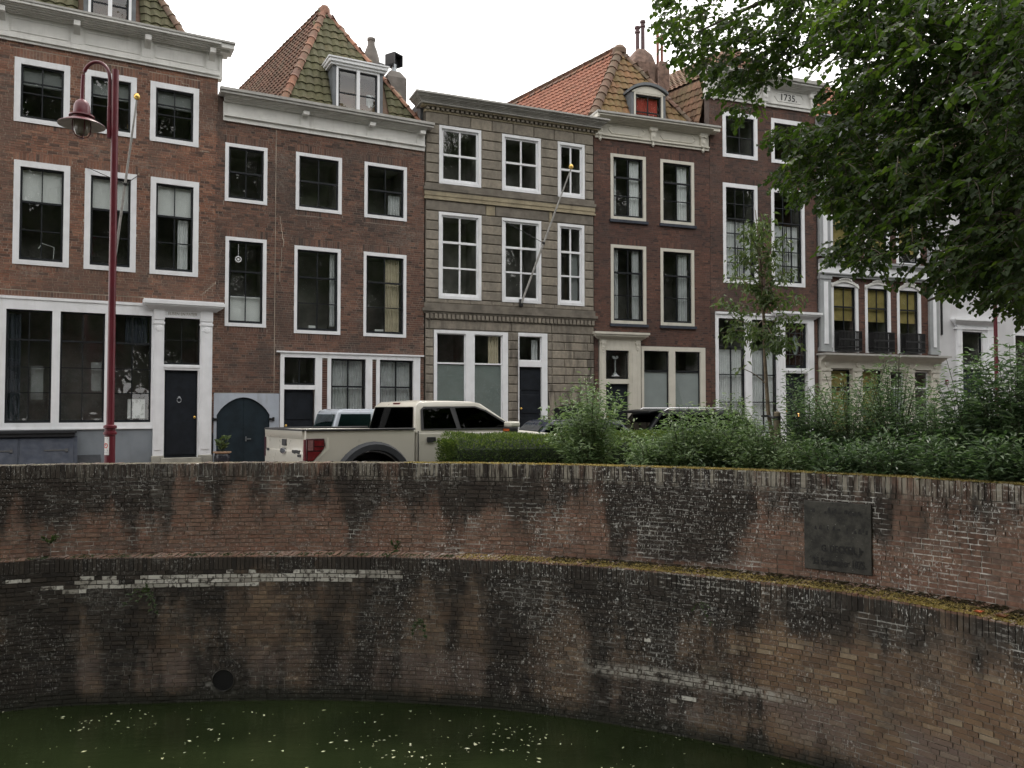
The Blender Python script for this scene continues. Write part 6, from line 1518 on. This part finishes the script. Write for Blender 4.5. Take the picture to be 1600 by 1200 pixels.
def shrub(label, base, hgt, rad, stems, ll, mat, droop=.45, per=72, wr=.33):
    t = thing('shrub', label, 'shrub', base, random.uniform(0, 6.28), 'shrubs planted behind the canal wall'); lf, st = MB(), MB()
    for k in range(stems):
        a = random.uniform(0, 2 * PI); rr = rad * math.sqrt(random.random()); hh = hgt * random.uniform(.42, 1.05) * (1 - .25 * (rr / rad) ** 2)
        tip = Vector((math.cos(a) * rr * 1.05, math.sin(a) * rr * 1.05, hh)); mid = Vector((tip.x * .35, tip.y * .35, hh * .55)); b0 = Vector((tip.x * .15, tip.y * .15, 0))
        pts = []
        for j in range(7): f = j / 6; pts.append(b0 * (1 - f) ** 2 + mid * 2 * f * (1 - f) + tip * f * f)
        st.tube(pts, [.009 * (1 - .1 * j) for j in range(7)], 5)
        for j in range(per):
            f = .22 + .78 * (j + random.random()) / per; q = f * 6; i = min(5, int(q)); p = pts[i] + (pts[i + 1] - pts[i]) * (q - i); ax = (pts[i + 1] - pts[i]).normalized()
            o = Vector((math.cos(j * 2.4 + k), math.sin(j * 2.4 + k), random.uniform(-.2, .6))); o = (o - ax * o.dot(ax) * .6 + ax * .5).normalized()
            o = (o + Vector((0, 0, -droop * random.random()))).normalized(); off = o * random.uniform(0, .16) + Vector((random.gauss(0, .03), random.gauss(0, .03), random.gauss(0, .03)))
            l = ll * random.uniform(.55, 1.15) * (1.15 - .35 * f); lf.leaf(p + off, o, Vector((random.uniform(-.6, .6), random.uniform(-.6, .6), 1)), l, l * wr, min(1, random.random() * .75 + .3 * max(0, f - .75)), fold=.2)
    lf.build('foliage', mat, t); st.build('stem', 'twig', t); return t
SH = [(922, 13.7, 618, .78, 44, .135, 'shrub_leaf', 'tall pale-leaved shrub in the gap between the navy car and the cream door surround'),
      (1015, 12.9, 688, .5, 22, .11, 'shrub_leaf', 'low pale-leaved shrub just right of the tall one, in front of the hedge'),
      (1068, 12.7, 655, .5, 26, .115, 'shrub_leaf', 'pale-leaved shrub below the black car with roof rails'),
      (1130, 12.8, 640, .62, 30, .12, 'shrub_leaf', 'bushy shrub left of the young tree trunk'),
      (1182, 12.1, 668, .5, 26, .115, 'shrub_leaf', 'pale shrub crowding the foot of the young tree and its stake'),
      (1262, 12.6, 606, .6, 30, .11, 'dark_shrub_leaf', 'dark green shrub right of the stake, under the lantern door'),
      (1330, 12.2, 584, .7, 36, .11, 'dark_shrub_leaf', 'tall shrub in front of the left shop windows of the ornate house'),
      (1398, 11.8, 592, .66, 34, .11, 'dark_shrub_leaf', 'shrub in front of the right shop windows of the ornate house'),
      (1462, 11.4, 640, .6, 34, .12, 'dark_shrub_leaf', 'lower shrub left of the white house door'),
      (1520, 10.9, 594, .62, 32, .15, 'dark_shrub_leaf', 'long-leaved shrub below the white house door'),
      (1585, 10.6, 566, .66, 34, .165, 'dark_shrub_leaf', 'tall long-leaved shrub at the right edge, under the crimson lamp post'),
      (1660, 10.2, 555, .7, 30, .16, 'dark_shrub_leaf', 'long-leaved shrub just past the right edge of the planting bed'),
      (1300, 11.3, 690, .45, 22, .11, 'dark_shrub_leaf', 'low shrub close to the wall top above the left of the plaque'),
      (1385, 10.9, 690, .45, 22, .11, 'dark_shrub_leaf', 'low shrub close to the wall top above the plaque'),
      (1475, 10.4, 690, .45, 22, .13, 'dark_shrub_leaf', 'low shrub close to the wall top right of the plaque'),
      (1560, 9.8, 690, .42, 22, .14, 'dark_shrub_leaf', 'low shrub at the wall top near the right edge'),
      (1225, 11.8, 690, .42, 20, .1, 'shrub_leaf', 'low shrub at the wall top right of the stake')]
for (u, D, v, rd, ns, ll, mt, lab) in SH:
    p = at(u, 640, D); top = at(u, v, D).z; shrub(lab, (p.x, p.y, .7), (top - .7) * 1.22, rd, int(ns * 1.5), ll, mt)
gcov = MB()
for k in range(9000):
    s = random.uniform(bs0 + 3.2, bs1 - 4); p, t = UP.at(s); nn = Vector((-t.y, t.x, 0)); q = p + nn * random.uniform(.4, 2.2); base = Vector((q.x, q.y, .72 + random.random() * .25))
    d = Vector((random.uniform(-1, 1), random.uniform(-1, 1), random.uniform(.1, 1.2))).normalized(); gcov.leaf(base, d, Vector((random.uniform(-.5, .5), random.uniform(-.5, .5), 1)), random.uniform(.06, .14), .035, random.random() * .8)
tag(gcov.build('ground_cover', 'dark_shrub_leaf'), 'leafy ground cover filling the planting bed under the shrubs', 'plants', kind='stuff')

yb = at(1213, 640, 12.75)
yt = thing('young_tree', 'slender young tree with narrow drooping leaves tied to a wooden stake', 'tree', (yb.x, yb.y, .7)); Y0 = Vector((yb.x, yb.y, .7))
tp = [Vector((0, 0, 0))] + [at(u, v, 12.75) - Y0 for u, v in ((1209, 700), (1200, 640), (1195, 560), (1193, 490), (1189, 420), (1184, 365), (1180, 328))]
b = MB(); b.tube(tp, [.036, .034, .03, .026, .022, .016, .01, .005], 9); b.build('trunk', 'young_bark', yt, True)
bm_, lf = MB(), MB()
BR = [((1197, 600), (1150, 575), 0), ((1195, 555), (1225, 530), 1), ((1194, 520), (1135, 500), 1), ((1194, 510), (1245, 500), 1), ((1193, 490), (1122, 470), 1), ((1192, 480), (1252, 465), 1), ((1192, 465), (1140, 430), 1), ((1191, 450), (1238, 425), 1), ((1190, 435), (1150, 395), 1), ((1189, 415), (1222, 372), 1), ((1187, 400), (1163, 355), 1), ((1185, 375), (1200, 345), 1), ((1193, 500), (1165, 540), 1), ((1193, 505), (1215, 545), 1), ((1191, 455), (1170, 440), 1), ((1190, 440), (1208, 400), 1), ((1194, 525), (1128, 520), 1), ((1194, 525), (1240, 540), 1), ((1192, 480), (1205, 460), 1), ((1188, 400), (1185, 340), 1), ((1193, 500), (1190, 450), 1), ((1190, 430), (1178, 380), 1)]
for (a, c, full) in BR:
    dy = random.uniform(-.7, .7); A = at(a[0], a[1], 12.75) - Y0; C = at(c[0], c[1], 12.75 + dy) - Y0; mid = (A + C) / 2 + Vector((0, 0, .12)); pts = [A * (1 - f) ** 2 + mid * 2 * f * (1 - f) + C * f * f for f in [j / 6 for j in range(7)]]
    bm_.tube(pts, [.011 - .0013 * j for j in range(7)], 6)
    nl = 84 if full else 8
    for j in range(nl):
        f = (.25 if full else .7) + (.75 if full else .3) * random.random(); q = f * 6; i = min(5, int(q)); p = pts[i] + (pts[i + 1] - pts[i]) * (q - i) + Vector((random.gauss(0, .07), random.gauss(0, .08), random.gauss(-.03, .07)))
        d = Vector((random.uniform(-.8, .8), random.uniform(-.8, .8), random.uniform(-1.3, .3))).normalized(); l = random.uniform(.08, .13); lf.leaf(p, d, Vector((random.uniform(-1, 1), random.uniform(-1, .2), .6)), l, l * .42, random.random())
bm_.build('branches', 'young_bark', yt, True); lf.build('crown', 'young_leaf', yt)
sp_ = at(1214, 640, 12.4); sk_ = thing('tree_stake', 'round wooden stake with a black strap beside the young tree', 'stake', (sp_.x, sp_.y, .7))
tz = at(1214, 643, 12.4).z - .7
b = MB(); b.lathe([(.052, 0), (.05, tz - .02), (.03, tz), (0, tz)], n=12); b.build('post', 'stake_wood', sk_, True)
c_ = at(1197, 650, 12.75) - Vector((sp_.x, sp_.y, .7))
b = MB(); b.lathe([(.054, tz - .13), (.056, tz - .07)], n=12); b.tube([(-.05, -.02, tz - .1), c_ + Vector((.03, -.05, 0)), c_ + Vector((-.05, -.03, 0)), c_ + Vector((-.05, .05, 0)), c_ + Vector((.04, .04, 0)), (-.03, .05, tz - .1)], .018, 6); b.build('strap', 'rubber_strap', sk_)

# ------------------------------------------------------------------ the big lime tree leaning in from the right
lt = thing('lime_tree', 'big lime tree whose leafy boughs hang in over the right of the picture', 'tree', (9.4, 8.2, .6)); T0 = Vector((9.4, 8.2, .6))
tr = MB(); tk = [Vector((0, 0, 0)), Vector((.05, 0, .8)), Vector((.1, .05, 2.6)), Vector((0, .1, 4.6)), Vector((-.2, .1, 7)), Vector((-.3, 0, 10)), Vector((-.3, 0, 13))]
tr.tube(tk, [.48, .38, .33, .3, .24, .16, .06], 14); tr.build('trunk', 'bark', lt, True)
lb, tw = MB(), MB()
def bough(pts, r0, r1, n=8):
    P = spline(pts, 6); tw.tube(P, [r0 + (r1 - r0) * k / (len(P) - 1) for k in range(len(P))], n)
rel = lambda u, v, D: at(u, v, D) - T0
LIMBS = [[tk[3], rel(1720, 330, 8.4), rel(1560, 300, 8.8), rel(1430, 330, 9.4), rel(1340, 400, 9.9)], [tk[3], rel(1750, 260, 8.2), rel(1600, 170, 8.5), rel(1440, 180, 9.2), rel(1300, 240, 9.9)],
         [tk[4], rel(1700, 60, 8.3), rel(1520, 40, 8.8), rel(1360, 60, 9.4), rel(1230, 110, 10)], [tk[4], rel(1700, -60, 8.6), rel(1450, -60, 9.4), rel(1250, -20, 10.2), rel(1090, 50, 10.6)],
         [tk[2] + Vector((0, 0, 1)), rel(1760, 420, 8), rel(1620, 400, 8.2), rel(1520, 440, 8.7), rel(1450, 470, 9.2)], [tk[3], rel(1680, 200, 7.2), rel(1560, 120, 7.3), rel(1470, 130, 7.4)], [tk[3], rel(1700, 330, 7), rel(1580, 330, 7.2), rel(1500, 380, 7.4)]]
for q in LIMBS: bough(q, .11, .012)
def twig(p, d, n, l, r=None, mat=0):
    """a drooping twig with broad leaves in two ranks"""
    side = d.cross(Vector((0, 0, 1)));
    if side.length < .1: side = Vector((1, 0, 0))
    side.normalize(); q = p.copy(); pts = [q.copy()]; dd = d.copy(); base = random.random() * .6
    for k in range(n):
        dd = (dd + Vector((random.uniform(-.12, .12), random.uniform(-.12, .12), -.07))).normalized(); q = q + dd * l * .42; pts.append(q.copy())
        s = 1 if k % 2 else -1; o = (side * s + dd * .7 + Vector((random.uniform(-.3, .3), random.uniform(-.3, .3), random.uniform(-.75, .05)))).normalized(); ll = l * random.uniform(.75, 1.2)
        lb.leaf(q + o * .02, o, Vector((random.uniform(-.5, .5), random.uniform(-.5, .5), 1)), ll, ll * .9, min(1, base + random.random() * .4), 0, .16, True)
    tw.tube(pts[::3] + [pts[-1]], .004, 4)
RA = [(1036, -40), (1036, 40), (1048, 92), (1092, 112), (1135, 98), (1130, 150), (1150, 192), (1182, 168), (1200, 120), (1240, 88), (1262, 40), (1320, -40)]
RB = [(1270, 30), (1330, -40), (1640, -40), (1640, 490), (1580, 470), (1545, 446), (1500, 450), (1470, 418), (1430, 432), (1396, 402), (1340, 412), (1300, 398), (1296, 385), (1316, 372), (1335, 340), (1296, 312), (1246, 290), (1215, 262), (1252, 236), (1206, 206), (1240, 186), (1285, 176), (1250, 132), (1308, 108), (1262, 84)]
def clumpy(u, v, sc=.011): return mnoise.noise(Vector((u * sc, v * sc * 1.5, 2.7))) + .45 * mnoise.noise(Vector((u * sc * 3, v * sc * 4, 5.1)))
cnt = 0
while cnt < 520:
    u, v = random.uniform(1030, 1330), random.uniform(-45, 200)
    if not inside(RA, u, v) or clumpy(u, v, .02) < -.22: continue
    p = rel(u, v, random.uniform(9.4, 11.2)); twig(p, Vector((random.uniform(-1, .3), random.uniform(-.5, .5), random.uniform(-.5, .15))).normalized(), random.randint(5, 9), .074); cnt += 1
cnt = 0
while cnt < 3450:
    u, v = random.uniform(1200, 1650), random.uniform(-45, 560)
    if not inside(RB, u, v): continue
    if 1185 < u < 1300 and 112 < v < 196: continue
    g = clumpy(u, v)
    if g < -.3 and random.random() < (.3 if u > 1430 and v < 300 else .84): continue
    f = (u - 1200) / 400; D = 9.9 - 2.2 * f + random.gauss(0, .75) + .8 * g
    p = rel(u, v, max(6.4, D)); twig(p, Vector((random.uniform(-1, .35), random.uniform(-.6, .6), random.uniform(-.5, .2))).normalized(), random.randint(6, 11), .068); cnt += 1
for k in range(650):                       # the rest of the crown, round the trunk and overhead
    a, e = random.uniform(0, 2 * PI), random.uniform(-.3, 1.3); r = random.uniform(2.2, 4.6); p = Vector((.2 + r * math.cos(a) * math.cos(e), r * math.sin(a) * math.cos(e) - .5, 7.6 + r * 1.1 * math.sin(e)))
    u, v, ds = proj(p + T0)
    if -50 < u < 1640 and -60 < v < 1250 and ds > 0: continue
    twig(p, Vector((math.cos(a), math.sin(a), random.uniform(-.5, .3))).normalized(), 8, .16)
lb.build('crown', 'lime_leaf', lt); tw.build('branches', 'bark', lt)

# trees of the opposite quay, behind the viewpoint: one mass, seen only in the window panes
ft = MB()
for (x, y, hh) in ((-29, -10, 22), (-20, -15, 24), (-11, -18, 25), (-2, -18, 25), (7, -19, 26), (16, -17, 25), (25, -14, 24), (32, -8, 24), (37, -1, 24), (43, 5, 25), (49, 11, 25), (56, 17, 25), (64, 23, 25)):
    hh *= 1.22
    ft.tube([(x, y, 0), (x + .2, y, hh * .35), (x, y, hh * .8)], [.35, .28, .08], 8)
    for k in range(3400):
        d = Vector((random.gauss(0, 1), random.gauss(0, 1), random.gauss(0, 1))).normalized(); r = random.uniform(.35, 1) ** .6; c = Vector((x, y, hh * .58)); p = c + Vector((d.x * r * 5.6, d.y * r * 4.6, d.z * r * hh * .46))
        if mnoise.noise(p * .4) < -.36: continue
        ft.leaf(p, Vector((random.uniform(-1, 1), random.uniform(-1, 1), random.uniform(-1, .2))).normalized(), Vector((random.uniform(-1, 1), random.uniform(-1, 1), 1)), 1.1, .95, random.random(), 0, .1, True)
tag(ft.build('far_trees', 'lime_leaf'), 'row of leafy trees on the opposite quay mirrored in the windows', 'trees', kind='stuff')

# houses of the opposite quay and of the side street, out of the frame: what the panes mirror at street height
def opposite_house(p, rz, w, hh, mat):
    t = thing('opposite_house', 'brick house on the opposite quay, seen only mirrored in the panes', 'house', p, rz, 'houses mirrored in the windows')
    b = MB(); b.box(-w / 2, w / 2, -8, 0, 0, hh); b.build('wall', mat, t)
    b = MB(); b.prism([(-w / 2 - .2, -8.1, hh), (-w / 2 - .2, .2, hh), (-w / 2 - .2, -4, hh + 3.5)], (w + .4, 0, 0)); b.build('roof', 'tile_brown', t)
    n = max(2, int(w / 2))
    for f in range(3):
        for k in range(n):
            x = -w / 2 + w * (k + .5) / n; z = 1 + f * 3.1; m = MB(); m.box(x - .6, x + .6, 0, .06, z, z + 2); fr_ = m.build('window', 'white_paint', t)
            m = MB(); m.box(x - .45, x + .45, .06, .065, z + .15, z + 1.85); m.build('pane', 'black_paint', fr_)
for k in (0, 1, 2, 3, 5, 6): opposite_house((-30 + 8 * k, -31 + .6 * abs(k - 3), 0), 0, 7.9, 8.5 + (k % 3) * .8, ('brick_rust', 'brick_wine', 'house_plaster')[k % 3])
for k in range(7): opposite_house((28 + 7.2 * k, -24 + 6.3 * k, 0), R(41), 9.4, 8.5 + (k % 3) * .8, ('brick_wine', 'brick_rust', 'brick_dusk', 'house_plaster')[k % 4])
